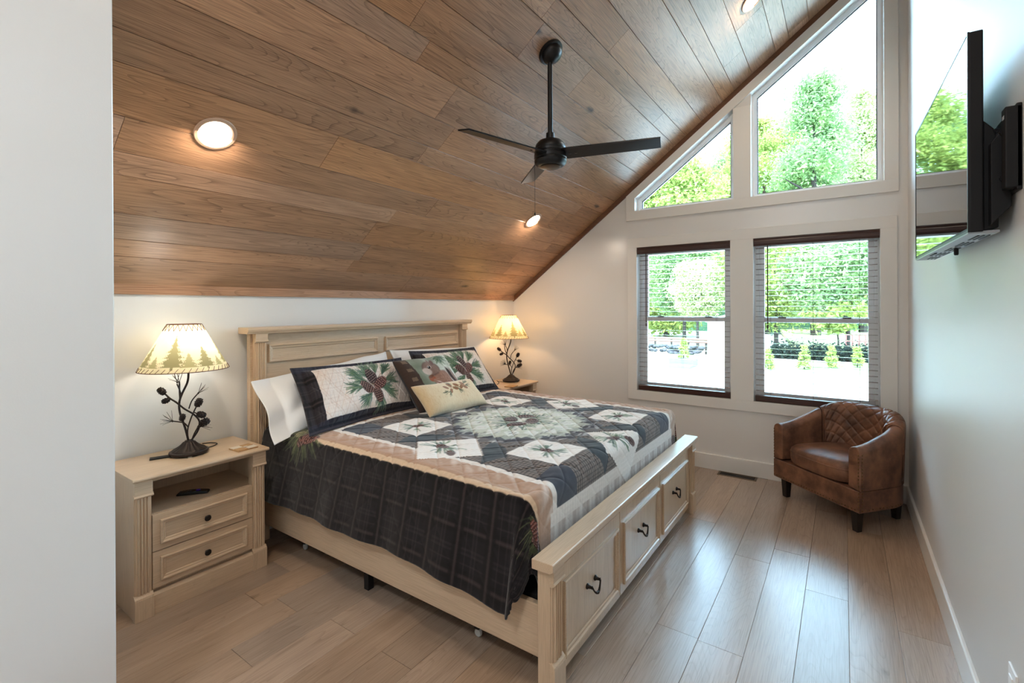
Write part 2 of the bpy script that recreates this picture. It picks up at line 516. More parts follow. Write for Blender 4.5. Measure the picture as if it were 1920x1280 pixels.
# upper fixed windows under the slope
for n, (a, b) in enumerate((W3, W4)):
    x0, x1 = XW+.07, XW+.145
    k = .036
    o = [(a, ZU), (b, ZU), (b, op_top(b)), (a, op_top(a))]
    def inset(d):
        return [(a+d, ZU+d), (b-d, ZU+d), (b-d, op_top(b-d)-d*cs), (a+d, op_top(a+d)-d*cs)]
    I = inset(k); J = inset(k*.4)
    w = MB()
    vs = [(x0, *p) for p in o]+[(x0, *p) for p in J]+[(x0+.02, *p) for p in I]+[(x1, *p) for p in I]+[(x1, *p) for p in o]
    fs = []
    for r_ in range(4):
        for q in range(4):
            s_ = (q+1) % 4
            fs.append((r_*4+q, r_*4+s_, (r_+1)*4+s_, (r_+1)*4+q))
    w.add(vs, fs)
    win = struct(w.build('window_%d' % (n+3), M['vinyl']))
    MB().prism(inset(k-.004), 'x', x0+.04, x0+.046).build('pane', M['glass'], win)
    gk = MB(); A_, B_ = inset(k-.002), inset(k+.007)
    gk.add([(x0+.036, *p) for p in A_]+[(x0+.036, *p) for p in B_]+[(x0+.046, *p) for p in B_], [(q, (q+1) % 4, 4+(q+1) % 4, 4+q) for q in range(4)]+[(4+q, 4+(q+1) % 4, 8+(q+1) % 4, 8+q) for q in range(4)])
    gk.build('gasket', M['gasket'], win)
# ---------------------------------------------------------------- fluted pilaster used on bed and nightstands
def pilaster(b, x0, x1, yf, z0, z1, n=4, d=.010, side=-1):
    # flat strip with raised reeds on a face looking to -Y at y = yf
    b.box(x0, x1, yf, yf+.02, z0, z1)
    w = x1-x0; g = w*.10; p = (w-2*g)/n
    for k in range(n):
        c = x0+g+p*(k+.5)
        pts = [(c-p*.36, yf), (c-p*.26, yf-d*.7), (c, yf-d), (c+p*.26, yf-d*.7), (c+p*.36, yf)]
        b.prism(pts, 'z', z0, z1)

def post_parts(parent, sh, x0, x1, yf, yb, top, plinth, blk, nm='post', inner=0):
    # post body, block at the head with a small moulding, fluted strip and plinth
    o = MB().box(x0, x1, yf+.012, yb, 0, top).build(nm, M['oakZ'], parent, bevel=.0025, shift=sh)
    f = MB(); pilaster(f, x0+.004, x1-.004, yf+.006, plinth, blk, 4, .009)
    f.build('fluted_strip', M['oakZ'], o, shift=sh)
    h = MB(); h.box(x0-.001, x1+.001, yf-.004, yf+.02, blk+.02, top)
    h.prism([(yf+.012, blk), (yf-.004, blk+.003), (yf-.009, blk+.010), (yf-.004, blk+.018), (yf-.004, blk+.022), (yf+.012, blk+.022)], 'x', x0-.004, x1+.004)
    h.build('head_block', M['oakX'], o, shift=sh, bevel=.0015)
    if plinth > 0:
        q = MB(); q.box(x0-.003, x1+.003, yf-.008, yf+.02, 0, plinth-.022)
        q.prism([(yf+.02, plinth-.022), (yf-.008, plinth-.022), (yf-.006, plinth-.012), (yf+.002, plinth-.004), (yf+.006, plinth), (yf+.02, plinth)], 'x', x0-.003, x1+.003)
        q.build('plinth', M['oakZ'], o, shift=sh, bevel=.0015)
    return o

MOULD = [(0, 0), (0, .009), (.004, .012), (.009, .011), (.013, .006), (.020, .005), (.024, .001)]
def fy(y):    # mapper for mouldings on a face looking to -Y
    return lambda a, b, h: (a, y-h, b)

# ---------------------------------------------------------------- bed
BX = 2.60
bed = thing('bed', 'light oak king storage bed with panelled headboard and drawer footboard', 'bed', (BX, 3.2, 0))
S = (BX, 3.2, 0)
# headboard
hb = MB().box(1.545, 3.655, 3.125, 3.165, .10, 1.335).build('headboard', M['oakX'], bed, shift=S)
HBF = 3.125
MB().prism([(3.19, 1.338), (3.075, 1.338), (3.072, 1.348), (3.066, 1.352), (3.062, 1.362), (3.062, 1.374), (3.066, 1.379), (3.19, 1.379)], 'x', 1.503, 3.697).build('crown', M['oakX'], hb, shift=S, bevel=.002)
for (a, b) in ((1.662, 2.562), (2.638, 3.538)):
    MB().frame(a, b, 1.143, 1.262, [(q[0]*1.3, q[1]*1.2) for q in MOULD], fy(HBF)).build('panel_moulding', M['oakX'], hb, shift=S)
MB().prism([(HBF, 1.070), (HBF-.004, 1.072), (HBF-.004, .75), (HBF, .75)], 'x', 1.64, 3.56).build('lower_rail', M['oakX'], hb, shift=S, bevel=.001)
for (a, b) in ((1.560, 1.636), (3.564, 3.640)):
    post_parts(bed, S, a, b, 3.082, 3.165, 1.338, .16, 1.278, 'headboard_post')
# side rails
MB().box(1.585, 1.612, .972, 3.125, .127, .334).build('side_rail', M['oakY'], bed, shift=S, bevel=.003)
MB().box(3.588, 3.615, .972, 3.125, .127, .334).build('side_rail', M['oakY'], bed, shift=S, bevel=.003)
# footboard
fb = MB().box(1.60, 3.60, .945, .972, .04, .497).build('footboard', M['oakX'], bed, shift=S)
MB().prism([(.982, .502), (.900, .502), (.893, .509), (.888, .513), (.888, .536), (.892, .540), (.982, .540)], 'x', 1.532, 3.672).build('cap', M['oakX'], fb, shift=S, bevel=.002)
MB().prism([(.95, .470), (.928, .474), (.922, .484), (.914, .490), (.910, .502), (.95, .502)], 'x', 1.64, 3.56).build('cap_moulding', M['oakX'], fb, shift=S, bevel=.001)
for (a, b) in ((1.558, 1.640), (3.560, 3.642)):
    post_parts(bed, S, a, b, .903, .972, .502, .150, .440, 'footboard_post')
for k, (a, b) in enumerate(((1.645, 2.270), (2.274, 2.908), (2.912, 3.555))):
    d = MB().box(a, b, .928, .948, .042, .466).build('drawer', M['oakZ'], bed, shift=S, bevel=.002)
    MB().frame(a+.035, b-.035, .088, .402, [(q[0]*1.25, q[1]*1.15) for q in MOULD], fy(.928)).build('panel_moulding', M['oakX'], d, shift=S)
    c = (a+b)/2 - .02
    h = MB()
    for s in (-1, 1):
        h.lathe([(0, 0), (.012, 0), (.013, .004), (.008, .010), (.006, .022), (.008, .026), (.0, .029)], (c+s*.04, .928, .276), 12, Matrix.Rotation(R(90), 3, 'X'))
    pts = [(c-.04+.08*t, .900-.006*math.sin(PI*t), .276-.036*math.sin(PI*t)**.8) for t in np.linspace(0, 1, 13)]
    h.tube(pts, [.0035+.0025*math.sin(PI*t)**2 for t in np.linspace(0, 1, 13)], 8)
    h.ell((c, .894, .240), (.009, .007, .007), 10, 6)
    h.build('handle', M['pewter'], d, shift=S)
# mattress, black support legs, small caster
MB().box(1.665, 3.535, 1.13, 3.11, .36, .69).build('mattress', mat('mattress_ticking', rgb(225,224,220), .9, .1), bed, shift=S, bevel=.04, seg=4)
MB().box(1.62, 3.58, .98, 3.12, .30, .345).build('slat_base', M['blackmatte'], bed, shift=S)
for (x, yy) in ((1.648, 2.09), (2.6, 2.09), (3.55, 2.09)):
    MB().box(x-.018, x+.018, yy-.018, yy+.018, 0.0, .30).build('leg', M['blackmatte'], bed, shift=S, bevel=.002)
for yy in (1.372, 2.75):
    c = MB().lathe([(.0, -.008), (.016, -.008), (.019, -.004), (.019, .004), (.016, .008), (0, .008)], (1.69, yy, .020), 16, Matrix.Rotation(R(90), 3, 'Y')).build('caster', mat('caster_plastic', rgb(190,190,186), .4), bed, shift=S)
    MB().box(1.674, 1.706, yy-.012, yy+.012, .041, .30).build('caster_stem', M['pewter'], c, shift=S)

# ---------------------------------------------------------------- nightstands
def nightstand(label, loc):
    t = thing('nightstand', label, 'nightstand', loc, 0, 'oak nightstands either side of the bed')
    # local: x 0 centre, y 0 at the back, front looks to -Y
    W = .3135; YF = -.412
    b = MB()
    b.box(-W+.001, -W+.018, YF+.049, 0, 0, .672).box(W-.018, W-.001, YF+.049, 0, 0, .672)
    b.box(-W+.018, W-.018, -.012, 0, .02, .672)
    b.box(-W+.018, W-.018, YF+.03, -.012, .470, .488)
    b.box(-W+.018, W-.018, YF+.03, -.012, .10, .115)
    b.build('carcass', M['oakZ'], t, bevel=.0015)
    MB().prism([(0, .672), (YF-.018, .672), (YF-.022, .675), (YF-.024, .680), (YF-.022, .686), (YF-.018, .690), (0, .690)], 'x', -W-.013, W+.013).build('top', M['oakX'], t, bevel=.0015)
    MB().prism([(YF+.03, .655), (YF+.004, .655), (YF-.002, .662), (YF-.012, .668), (YF-.012, .672), (YF+.03, .672)], 'x', -W+.07, W-.07).build('top_rail', M['oakX'], t, bevel=.001)
    for s in (-1, 1):
        a, c = (-W, -W+.072) if s < 0 else (W-.072, W)
        o = MB().box(a, c, YF+.010, YF+.05, 0, .672).build('pilaster', M['oakZ'], t, bevel=.0015)
        f = MB(); pilaster(f, a+.004, c-.004, YF+.004, .122, .590, 4, .008); f.build('fluted_strip', M['oakZ'], o)
        h = MB().box(a-.001, c+.001, YF-.006, YF+.02, .606, .672)
        h.prism([(YF+.01, .585), (YF-.004, .588), (YF-.011, .595), (YF-.006, .603), (YF-.006, .608), (YF+.01, .608)], 'x', a-.004, c+.004)
        h.build('head_block', M['oakX'], o, bevel=.001)
        q = MB().box(a-.003, c+.003, YF-.010, YF+.02, 0, .100)
        q.prism([(YF+.02, .100), (YF-.010, .100), (YF-.008, .108), (YF, .116), (YF+.004, .122), (YF+.02, .122)], 'x', a-.003, c+.003)
        q.build('plinth', M['oakZ'], o, bevel=.0015)
    MB().prism([(YF+.03, 0), (YF, 0), (YF, .092), (YF+.004, .100), (YF+.012, .106), (YF+.03, .106)], 'x', -W+.074, W-.074).build('base_rail', M['oakX'], t, bevel=.001)
    for (z0, z1) in ((.307, .486), (.126, .303)):
        d = MB().box(-W+.0735, W-.0735, YF+.004, YF+.024, z0, z1).build('drawer', M['oakX'], t, bevel=.0015)
        MB().frame(-W+.105, W-.105, z0+.030, z1-.030, MOULD, fy(YF+.004)).build('panel_moulding', M['oakX'], d)
        MB().lathe([(0, 0), (.007, 0), (.005, .008), (.006, .013), (.015, .017), (.0165, .021), (.013, .026), (0, .028)], (0, YF+.004, (z0+z1)/2-.004), 16, Matrix.Rotation(R(90), 3, 'X')).build('knob', M['pewter'], d)
    return t
ns1 = nightstand('light oak two-drawer nightstand with a remote in its open shelf, nearest the camera', (1.1445, 3.192, 0))
ns2 = copy_tree(ns1)
ns2.location = (4.135, 3.192, 0)
ns2['label'] = 'far light oak nightstand in the corner past the bed, mostly hidden by pillows and quilt'

# ---------------------------------------------------------------- table lamps
UU = Vector((.5716, -.8205, 0)); VV = Vector((.8205, .5716, 0))     # picture-right and away from the viewer
def lamp_pt(cx, cy, dep=0.0):
    # measured on the photograph of the lamp; converted to metres around its base
    px, py = 300+cx/6.4, 680+cy/6.4
    u = (px-352)*.00295; z = .073 + (826-py)*.00302
    return tuple(UU*u + VV*dep + Vector((0, 0, z)))
def spline(pts, n=5):
    P = [Vector(p) for p in pts]; out = []
    for i in range(len(P)-1):
        p0 = P[max(i-1, 0)]; p1 = P[i]; p2 = P[i+1]; p3 = P[min(i+2, len(P)-1)]
        for k in range(n):
            t = k/n
            out.append(.5*((2*p1)+(p2-p0)*t+(2*p0-5*p1+4*p2-p3)*t*t+(3*p1-p0-3*p2+p3)*t**3))
    out.append(P[-1]); return out
# lamp shade painting on a cone: canvas in (angle, height)
def shade_colours(nt_, nz_):
    A, Z = np.meshgrid(np.linspace(0, 1, nt_+1)[:-1], np.linspace(0, 1, nz_), indexing='ij')
    rng = np.random.RandomState(5)
    col = np.zeros((nt_, nz_, 3)); base = np.array(lin((.92, .87, .72))); col[:] = base
    mott = np.zeros_like(A)
    for f in (3, 7, 15, 31):
        p = rng.rand(4)*6.28
        mott += (np.sin(A*2*PI*f+p[0]+3*np.sin(Z*5+p[1]))*np.sin(Z*f*.9+p[2]))/f**.6
    col *= (1+.10*mott)[..., None]
    green = np.array(lin((.60, .57, .42)))
    K = 7
    for k in range(K):
        c = (k+.5+rng.uniform(-.1, .1))/K; h = [.62, .50, .78, .56, .70, .48, .74, .6][k]; w = .046*[1.0, .85, 1.15, .9, 1.1, .85, 1.1, 1][k]*1.2
        d = np.abs((A-c+.5) % 1-.5)
        zz = (Z-.07)/h
        lay_ = (zz*6) % 1
        prof = w*(1-zz)*(1.15-.55*lay_)
        tree = (zz > .08) & (zz < 1) & (d < prof*(.92+.2*np.sin(A*700+Z*90)))
        trunk = (zz > 0) & (zz <= .1) & (d < .0045)
        col[tree | trunk] = green
        c2 = c+.45/K
        d = np.abs((A-c2+.5) % 1-.5); zz = (Z-.10)/(h*.45)
        prof = w*.55*(1-zz)*(1.15-.55*((zz*5) % 1))
        t2 = (zz > 0) & (zz < 1) & (d < prof)
        col[t2] = green*1.35
    return col

def colour_attr(me, cols):
    a = me.color_attributes.new('Col', 'FLOAT_COLOR', 'POINT')
    c = np.ones((len(me.vertices), 4), np.float32); c[:, :3] = np.clip(cols, 0, 1)
    a.data.foreach_set('color', c.ravel())

def grid_mesh(name, P, mt, parent=None, cols=None, loc=(0,0,0), closed_u=False, flip=False):
    nu, nv = P.shape[:2]
    me = bpy.data.meshes.new(name)
    idx = np.arange(nu*nv).reshape(nu, nv)
    if closed_u: idx = np.vstack([idx, idx[:1]])
    q = np.stack([idx[:-1, :-1], idx[1:, :-1], idx[1:, 1:], idx[:-1, 1:]], -1).reshape(-1, 4)
    if flip: q = q[:, ::-1]
    raw_mesh(me, P.reshape(-1, 3), q)
    me.materials.append(mt)
    if cols is not None: colour_attr(me, cols.reshape(-1, 3))
    o = bpy.data.objects.new(name, me); COL.objects.link(o); o.location = loc
    if parent: o.parent = parent
    return o

def raw_mesh(me, V, Q, smooth=True):
    n, m = len(V), len(Q); k = Q.shape[1]
    me.vertices.add(n); me.vertices.foreach_set('co', np.ascontiguousarray(V, np.float32).ravel())
    me.loops.add(m*k); me.loops.foreach_set('vertex_index', np.ascontiguousarray(Q, np.int32).ravel())
    me.polygons.add(m); me.polygons.foreach_set('loop_start', np.arange(0, m*k, k, dtype=np.int32))
    if smooth: me.polygons.foreach_set('use_smooth', np.ones(m, bool))
    me.update(calc_edges=True); me.validate()

def shade_mat():
    m = bpy.data.materials.new('parchment_shade'); m.use_nodes = True
    nt = m.node_tree; N = nt.nodes.new; L = nt.links.new
    nt.nodes.remove(nt.nodes['Principled BSDF'])
    a = N('ShaderNodeVertexColor'); a.layer_name = 'Col'
    d = N('ShaderNodeBsdfDiffuse'); t = N('ShaderNodeBsdfTranslucent'); x = N('ShaderNodeMixShader'); x.inputs['Fac'].default_value = .5
    L(a.outputs[0], d.inputs['Color']); L(a.outputs[0], t.inputs['Color']); L(d.outputs[0], x.inputs[1]); L(t.outputs[0], x.inputs[2])
    L(x.outputs[0], nt.nodes['Material Output'].inputs['Surface'])
    return m
M['shade'] = shade_mat()
M['lace'] = mat('dark_leather_lacing', rgb(92,48,30), .7)
M['bulb'] = emit('warm_bulb', (1, .86, .66, 1), 12)

def make_lamp(label, loc):
    t = thing('table_lamp', label, 'lamp', loc, 0, 'pine bough table lamps')
    B = MB()
    B.lathe([(0,.004),(.080,.004),(.092,.008),(.095,.014),(.094,.020),(.088,.023),(.084,.023),(.082,.027),(.076,.031),(.064,.037),(.050,.046),(.038,.057),(.029,.068),(.022,.071),(.020,.076),(0,.079)], (0,0,0), 128, fluted=.045)
    B.build('base', M['bronze'], t)
    fm = mat('felt_pad', rgb(190,180,165), .9)
    for a in (-1.9, .2, 2.3): MB().lathe([(0,0),(.010,0),(.010,.005),(0,.005)], (.078*math.cos(a), .078*math.sin(a), 0), 10).build('felt_foot', fm, t)
    stems = [
        ([(325,935,0),(285,780,.0),(240,600,-.01),(232,480,-.01),(250,380,0),(300,250,.01),(330,150,.0),(325,85,0)], .0058),
        ([(355,930,.005),(420,820,.015),(432,720,.02),(380,630,.01),(300,550,-.015),(230,470,-.03),(150,420,-.03),(95,370,-.03)], .0048),
        ([(338,930,-.01),(345,800,-.02),(385,680,-.025),(430,590,-.03),(470,510,-.03)], .0036),
        ([(365,925,.0),(385,850,.01),(420,790,.01),(440,768,.0),(470,745,-.01)], .0036),
        ([(350,760,-.02),(320,710,-.03),(280,692,-.04),(205,680,-.045)], .0034),
        ([(318,560,.01),(340,470,.02),(405,388,.025)], .0034),
        ([(225,440,0),(190,350,.02),(182,262,.025)], .0042),
        ([(243,400,0),(237,330,-.01),(205,258,-.01)], .0036),
        ([(433,578,-.03),(460,588,-.035),(490,598,-.035)], .003),
        ([(150,420,-.03),(128,432,-.035),(118,440,-.035)], .003),
        ([(312,705,-.03),(308,680,-.035)], .003),
    ]
    s = MB()
    for pts, r in stems: s.tube(spline([lamp_pt(*p) for p in pts], 5), r, 8)
    s.build('stems', M['bronze'], t)
    for (x, y, dp, ang, ln) in ((52,336,-.03,140,1),(108,446,-.035,200,.85),(495,470,-.03,65,1.05),(533,610,-.035,-15,1),(535,712,-.01,30,1.15),(306,642,-.035,75,.85)):
        c = Vector(lamp_pt(x, y, dp)); a = R(ang)
        ax = UU*math.cos(a) + Vector((0,0,1))*math.sin(a)
        Mr = Vector((0,0,1)).rotation_difference(ax).to_matrix()
        q = MB()
        ln *= 1.42; q.ell(c, (.0105*ln, .0105*ln, .0185*ln), 10, 7, Mr)
        for i in range(5):
            zz = -.013+.0065*i; rr = .0108*math.sqrt(max(0, 1-(zz/.0185)**2))
            for k in range(7):
                b = 2*PI*(k+.5*(i % 2))/7
                q.ell(c+Mr @ Vector((rr*math.cos(b)*ln, rr*math.sin(b)*ln, zz*ln)), (.0036*ln, .0036*ln, .0026*ln), 5, 3, Mr)
        q.build('pinecone', M['bronze'], t)
    for (x, y, dp, a0, a1, n) in ((188,250,.02,70,165,10),(208,240,-.01,75,120,5),(412,382,.025,25,80,8),(203,680,-.045,95,200,13),(455,760,-.005,45,75,6),(470,765,0,-20,10,4)):
        c = Vector(lamp_pt(x, y, dp)); q = MB()
        q.ell(c, (.005,.005,.006), 8, 5)
        for k in range(n):
            a = R(a0+(a1-a0)*k/(n-1))
            d = UU*math.cos(a)+Vector((0,0,1))*math.sin(a)+VV*(.25*math.sin(k*2.1))
            q.tube([c, c+d*.03, c+d*.060+Vector((0,0,-.001))], [.0013,.0010,.0006], 5)
        q.build('needle_cluster', M['bronze'], t)
    off = UU*-.022; oz = 0
    n, m = 288, 72
    z0, z1, ra, rb = .474, .724, .214, .081
    aa = np.linspace(0, 2*PI, n+1)[:-1][:, None]; zz = np.linspace(0, 1, m)[None, :]
    rr = ra+(rb-ra)*zz
    P = np.stack([off.x+rr*np.cos(aa), off.y+rr*np.sin(aa), z0+(z1-z0)*zz+0*aa], -1)
    sh = grid_mesh('shade', P, M['shade'], t, shade_colours(n, m), closed_u=True)
    lc = MB()
    ring = lambda r, z: [(off.x+r*math.cos(a), off.y+r*math.sin(a), z) for a in np.linspace(0, 2*PI, 61)]
    MB().tube(ring(ra, z0), .0022, 6).build('lower_rim', M['lace'], sh); MB().tube(ring(rb, z1), .0022, 6).build('upper_rim', M['lace'], sh)
    def on(a, q):
        r = ra+(rb-ra)*q + .0015
        return (off.x+r*math.cos(a), off.y+r*math.sin(a), z0+(z1-z0)*q)
    for k in range(44):
        a = 2*PI*k/44; lc.tube([on(a, .0), on(a+.035, .04), on(a+.075, .085)], .0013, 5)
    for k in range(22):
        a = 2*PI*k/22; lc.tube([on(a, 1), on(a+.14, .86)], .0012, 5); lc.tube([on(a+.285, 1), on(a+.14, .86)], .0012, 5)
    stuff(lc.build('lacing', M['lace'], sh))
    k = MB()
    tp = Vector(lamp_pt(325, 85))
    k.tube([tp, tp+Vector((0,0,.045))], .011, 12)
    for q in range(3):
        a = 2*PI*q/3; k.tube([(off.x, off.y, z1-.02), (off.x+.079*math.cos(a), off.y+.079*math.sin(a), z1-.004)], .0016, 5)
    k.lathe([(0, 0), (.004, 0), (.007, .008), (.004, .016), (0, .018)], (off.x, off.y, z1-.022), 10)
    k.tube([tp+Vector((0,0,.045)), (off.x+.045, off.y, .60), (off.x, off.y, z1-.02)], .0015, 5)
    k.build('socket_and_harp', M['bronze'], t)
    MB().ell((tp.x, tp.y, tp.z+.082), (.026, .026, .036), 12, 8).build('bulb', M['bulb'], t)
    return t
def lamp_light(loc, col):
    ld = bpy.data.lights.new('lamp_bulb_light', 'POINT'); ld.energy = LAMP_W; ld.color = col; ld.shadow_soft_size = .032
    o = bpy.data.objects.new('lamp_bulb_light', ld); COL.objects.link(o); o.location = loc
LAMP_W = 1.15
LP1, LP2 = (1.150, 3.005, .690), (4.262, 2.985, .690)
lamp1 = make_lamp('lit pinecone table lamp with tree-print shade on the nightstand nearest the camera', LP1)
lamp2 = copy_tree(lamp1); lamp2.location = LP2
lamp2['label'] = 'lit pinecone table lamp with tree-print shade in the far corner beyond the bed pillows'
tp = Vector(lamp_pt(325, 85))
for q, c in ((LP1, (1, .97, .92)), (LP2, (2.3, 1.35, .62))): lamp_light((q[0]+tp.x, q[1]+tp.y, q[2]+tp.z+.125), c)

# cords behind the lamps and small things on the nightstands
def cord(name, label, pts, r=.0028):
    return tag(MB().tube(spline(pts, 6), r, 8).build(name, M['blackmatte']), label, 'cord')
cord('power_cord', 'short black lamp cord curling on the near nightstand behind the lamp base', [(1.235,3.035,.694),(1.285,3.040,.694),(1.325,3.075,.695),(1.315,3.125,.694),(1.275,3.150,.694)])
cord('power_cord', 'black lamp cord looping over the far nightstand beside the lamp base', [(4.19,3.03,.694),(4.13,3.06,.70),(4.09,3.05,.715),(4.06,3.0,.70),(4.00,2.98,.694)])
tag(MB().box(-.055,.055,-.022,.022,0,.007).build('flat_plug_adapter', M['blackmatte'], None, (1.035,3.045,.690), (0,0,R(-20)), bevel=.002), 'thin black rectangle sticking out from under the near lamp base', 'adapter')
cs_ = thing('coaster_set', 'square slab of four pale stone and wood coasters on the near nightstand', 'coaster', (1.372, 2.855, .690), R(2))
mc = wood('acacia_coaster', rgb(196,158,112), rgb(120,80,50), 'X', .5, .3, ring=.5, fiber=.4, var=.1, scale=3)
ms = mat('pale_stone', rgb(214,204,190), .5)
MB().box(-.058,.058,-.052,.052,0,.007).build('tray', mc, cs_, bevel=.002)
for i, (x, y) in enumerate(((-.029,-.026),(.029,-.026),(-.029,.026),(.029,.026))):
    MB().box(x-.027,x+.027,y-.024,y+.024,.007,.0095).build('coaster', mc if i in (0, 3) else ms, cs_, bevel=.001)
MB().ell((.004,-.012,.011), (.014,.008,.004), 8, 5).build('stone_chip', ms, cs_)
tag(MB().box(-.06,.06,-.05,.05,0,.008).build('wooden_coaster', mc, None, (3.985, 2.79, .690), (0,0,R(8)), bevel=.002), 'dark reddish flat coaster on the far nightstand in front of the lamp', 'coaster')

rm = thing('remote_control', 'black remote control with purple button in the open shelf of the nightstand', 'remote', (1.140, 2.925, .488), R(-38))
MB().prism([(-.075,0),(-.078,.006),(-.07,.015),(-.02,.019),(.03,.018),(.068,.013),(.076,.006),(.072,0)], 'y', -.021, .021).build('body', M['blackgloss'], rm, bevel=.005, seg=3)
MB().lathe([(0,0),(.011,0),(.011,.003),(.008,.0045),(0,.0045)], (.022,0,.0175), 16).build('direction_pad', mat('purple_button', rgb(92,50,190), .4), rm)
for i in range(8):
    MB().lathe([(0,0),(.0042,0),(.0042,.002),(0,.002)], (-.012-.016*(i//2), -.009+.018*(i % 2), .0178-.0012*(i//2)), 10).build('button', mat('grey_button', rgb(70,72,82), .4), rm)

# ---------------------------------------------------------------- ceiling fan
FX, FY = 2.40, 1.395
fz = ceil_z(FY)
fan = thing('ceiling_fan', 'black three-blade ceiling fan on a long downrod under the plank ceiling', 'ceiling fan', (FX, FY, fz))
nrm = Vector((0, -SL, -1)).normalized()
Mn = Vector((0,0,1)).rotation_difference(nrm).to_matrix()
MB().lathe([(0,.0),(.074,.0),(.076,.006),(.074,.018),(.062,.020),(.061,.034),(.050,.052),(.030,.064),(.022,.070),(0,.071)], (0,0,0), 32, Mn).build('canopy', M['black'], fan)
FZ = 2.383 - fz
BLADE0 = -74.5
MB().tube([(0,0,-.03),(0,0,FZ+.085)], .0145, 16).build('downrod', M['black'], fan)
MB().lathe([(0,.125),(.024,.125),(.026,.095),(.040,.088),(.066,.078),(.084,.058),(.091,.036),(.090,.030),(.094,.026),(.094,.012),(.090,.008),(.090,.002),(.095,-.002),(.095,-.022),(.091,-.026),(.091,-.032),(.094,-.036),(.092,-.050),(.078,-.064),(.066,-.068),(0,-.068)], (0,0,FZ), 40).build('motor_housing', M['black'], fan)
MB().lathe([(0,-.066),(.058,-.066),(.060,-.072),(.052,-.076),(0,-.077)], (0,0,FZ), 32).build('bottom_cap', mat('bronze_cap', rgb(70,58,50), .35, .5, .6), fan)
for k in range(3):
    a = R(BLADE0 + 120*k)
    pr = [(.075,-.050),(.10,-.056),(.58,-.050),(.612,-.048),(.612,.048),(.58,.050),(.10,.056),(.075,.050)]
    Mr = Matrix.Rotation(a, 3, 'Z') @ Matrix.Rotation(R(-13), 3, 'X')
    b = MB()
    top = [Mr @ Vector((x, y, .004)) for x, y in pr]; bot = [Mr @ Vector((x, y, -.004)) for x, y in pr]
    n = len(pr)
    b.add([tuple(p+Vector((0,0,FZ))) for p in top+bot], [tuple(range(n)), tuple(range(2*n-1, n-1, -1))]+[(i, (i+1) % n, n+(i+1) % n, n+i) for i in range(n)])
    bl = b.build('blade', M['black'], fan)
    s = MB()
    for x in (.115, .150):
        s.ell(tuple(Mr @ Vector((x, .0, -.005))+Vector((0,0,FZ))), (.008,.008,.003), 10, 5)
    s.build('screw', M['pewter'], bl)
ch = MB().tube([(-.062,.062,FZ-.04),(-.066,.066,FZ-.05),(-.066,.066,FZ-.335)], .0011, 6)
ch.ell((-.066,.066,FZ-.345), (.005,.005,.010), 8, 6)
ch.build('pull_chain', M['pewter'], fan)

# ---------------------------------------------------------------- recessed downlights
M['lens'] = emit('downlight_lens', (1, .9, .78, 1), 9.0)
DL_W = 5.0
def downlight(label, x, y):
    t = thing('recessed_light', label, 'ceiling light', (x, y, ceil_z(y)), 0, 'recessed ceiling lights')
    MB().lathe([(.066,-.004),(.084,-.001),(.087,.002),(.084,.006),(.072,.008),(.066,.004),(.064,-.004)], (0,0,0), 40, Mn, cap=False).build('trim_ring', mat('copper_toned_trim', rgb(196,160,134), .4, .5), t)
    MB().lathe([(0,.001),(.066,.001)], (0,0,0), 40, Mn, cap=False).build('lens', M['lens'], t)
    ld = bpy.data.lights.new('downlight', 'AREA'); ld.shape = 'DISK'; ld.size = .12; ld.energy = DL_W; ld.color = (1, .86, .70)
    o = bpy.data.objects.new('downlight', ld); COL.objects.link(o)
    o.location = Vector((x, y, ceil_z(y)))+nrm*.012
    o.rotation_euler = Vector((0, .15, -1)).to_track_quat('-Z', 'Y').to_euler()
downlight('glowing round recessed light in the ceiling planks above the near nightstand', 1.003, 2.325)
downlight('glowing round recessed light in the ceiling below the fan pull chain', 3.682, 2.322)
downlight('glowing round recessed light high up, cut by the top edge of the photo', 3.700, .517)
downlight('glowing round recessed light over the footboard, above the top of the photo', 1.003, .517)

# ---------------------------------------------------------------- television on its wall mount
tvx0, tvx1 = 1.93, 2.945
tv = thing('television', 'black flat television on the right wall with its screen mirroring the windows', 'television', (1.93, -.303, 1.715), R(1.3))
W_, H_ = 1.012, .592
b = MB().box(0, W_, -.034, -.002, 0, H_)
b.build('cabinet', M['blackmatte'], tv, bevel=.004)
MB().frame(0, W_, 0, H_, [(0,-.004),(0,.001),(.007,.001),(.007,-.0005)], lambda a, b_, h: (a, h, b_)).build('bezel', M['black'], tv)
scr = mat('tv_screen', rgb(6,6,7), .02, .5)
scr.node_tree.nodes['Principled BSDF'].inputs['IOR'].default_value = 1.9
MB().box(.006, W_-.006, -.004, -.0005, .014, H_-.006).build('screen', scr, tv)
MB().prism([(-.034, .004), (-.068, .010), (-.070, .25), (-.058, .30), (-.034, .33)], 'x', .012, W_-.012).build('rear_housing', M['blackmatte'], tv, bevel=.004)
vt = MB().box(.004, W_-.004, -.068, .000, -.004, .003).build('underside', mat('grey_plastic', rgb(150,154,158), .35, .5), tv, bevel=.001)
sl = MB()
for k in range(5):
    for q in range(3): sl.box(.06+.19*k, .06+.19*k+.12, -.060+.012*q, -.055+.012*q, -.006, -.003)
sl.box(.62, .74, -.020, -.012, -.007, -.003)
stuff(sl.build('vent_slots', M['blackmatte'], vt))
MB().lathe([(0,0),(.007,0),(.007,-.022),(.005,-.026),(0,-.026)], (.46, -.050, -.004), 10).build('control_stub', M['blackmatte'], tv)
mt_ = thing('tv_wall_mount', 'black steel wall mount bracket holding the television off the wall', 'wall mount', (2.2, -.40, 1.93))
MB().box(-.345, .30, 0, .012, -.115, .122).box(-.345, -.305, 0, .034, -.108, .116).build('wall_plate', M['blackmatte'], mt_, bevel=.003)
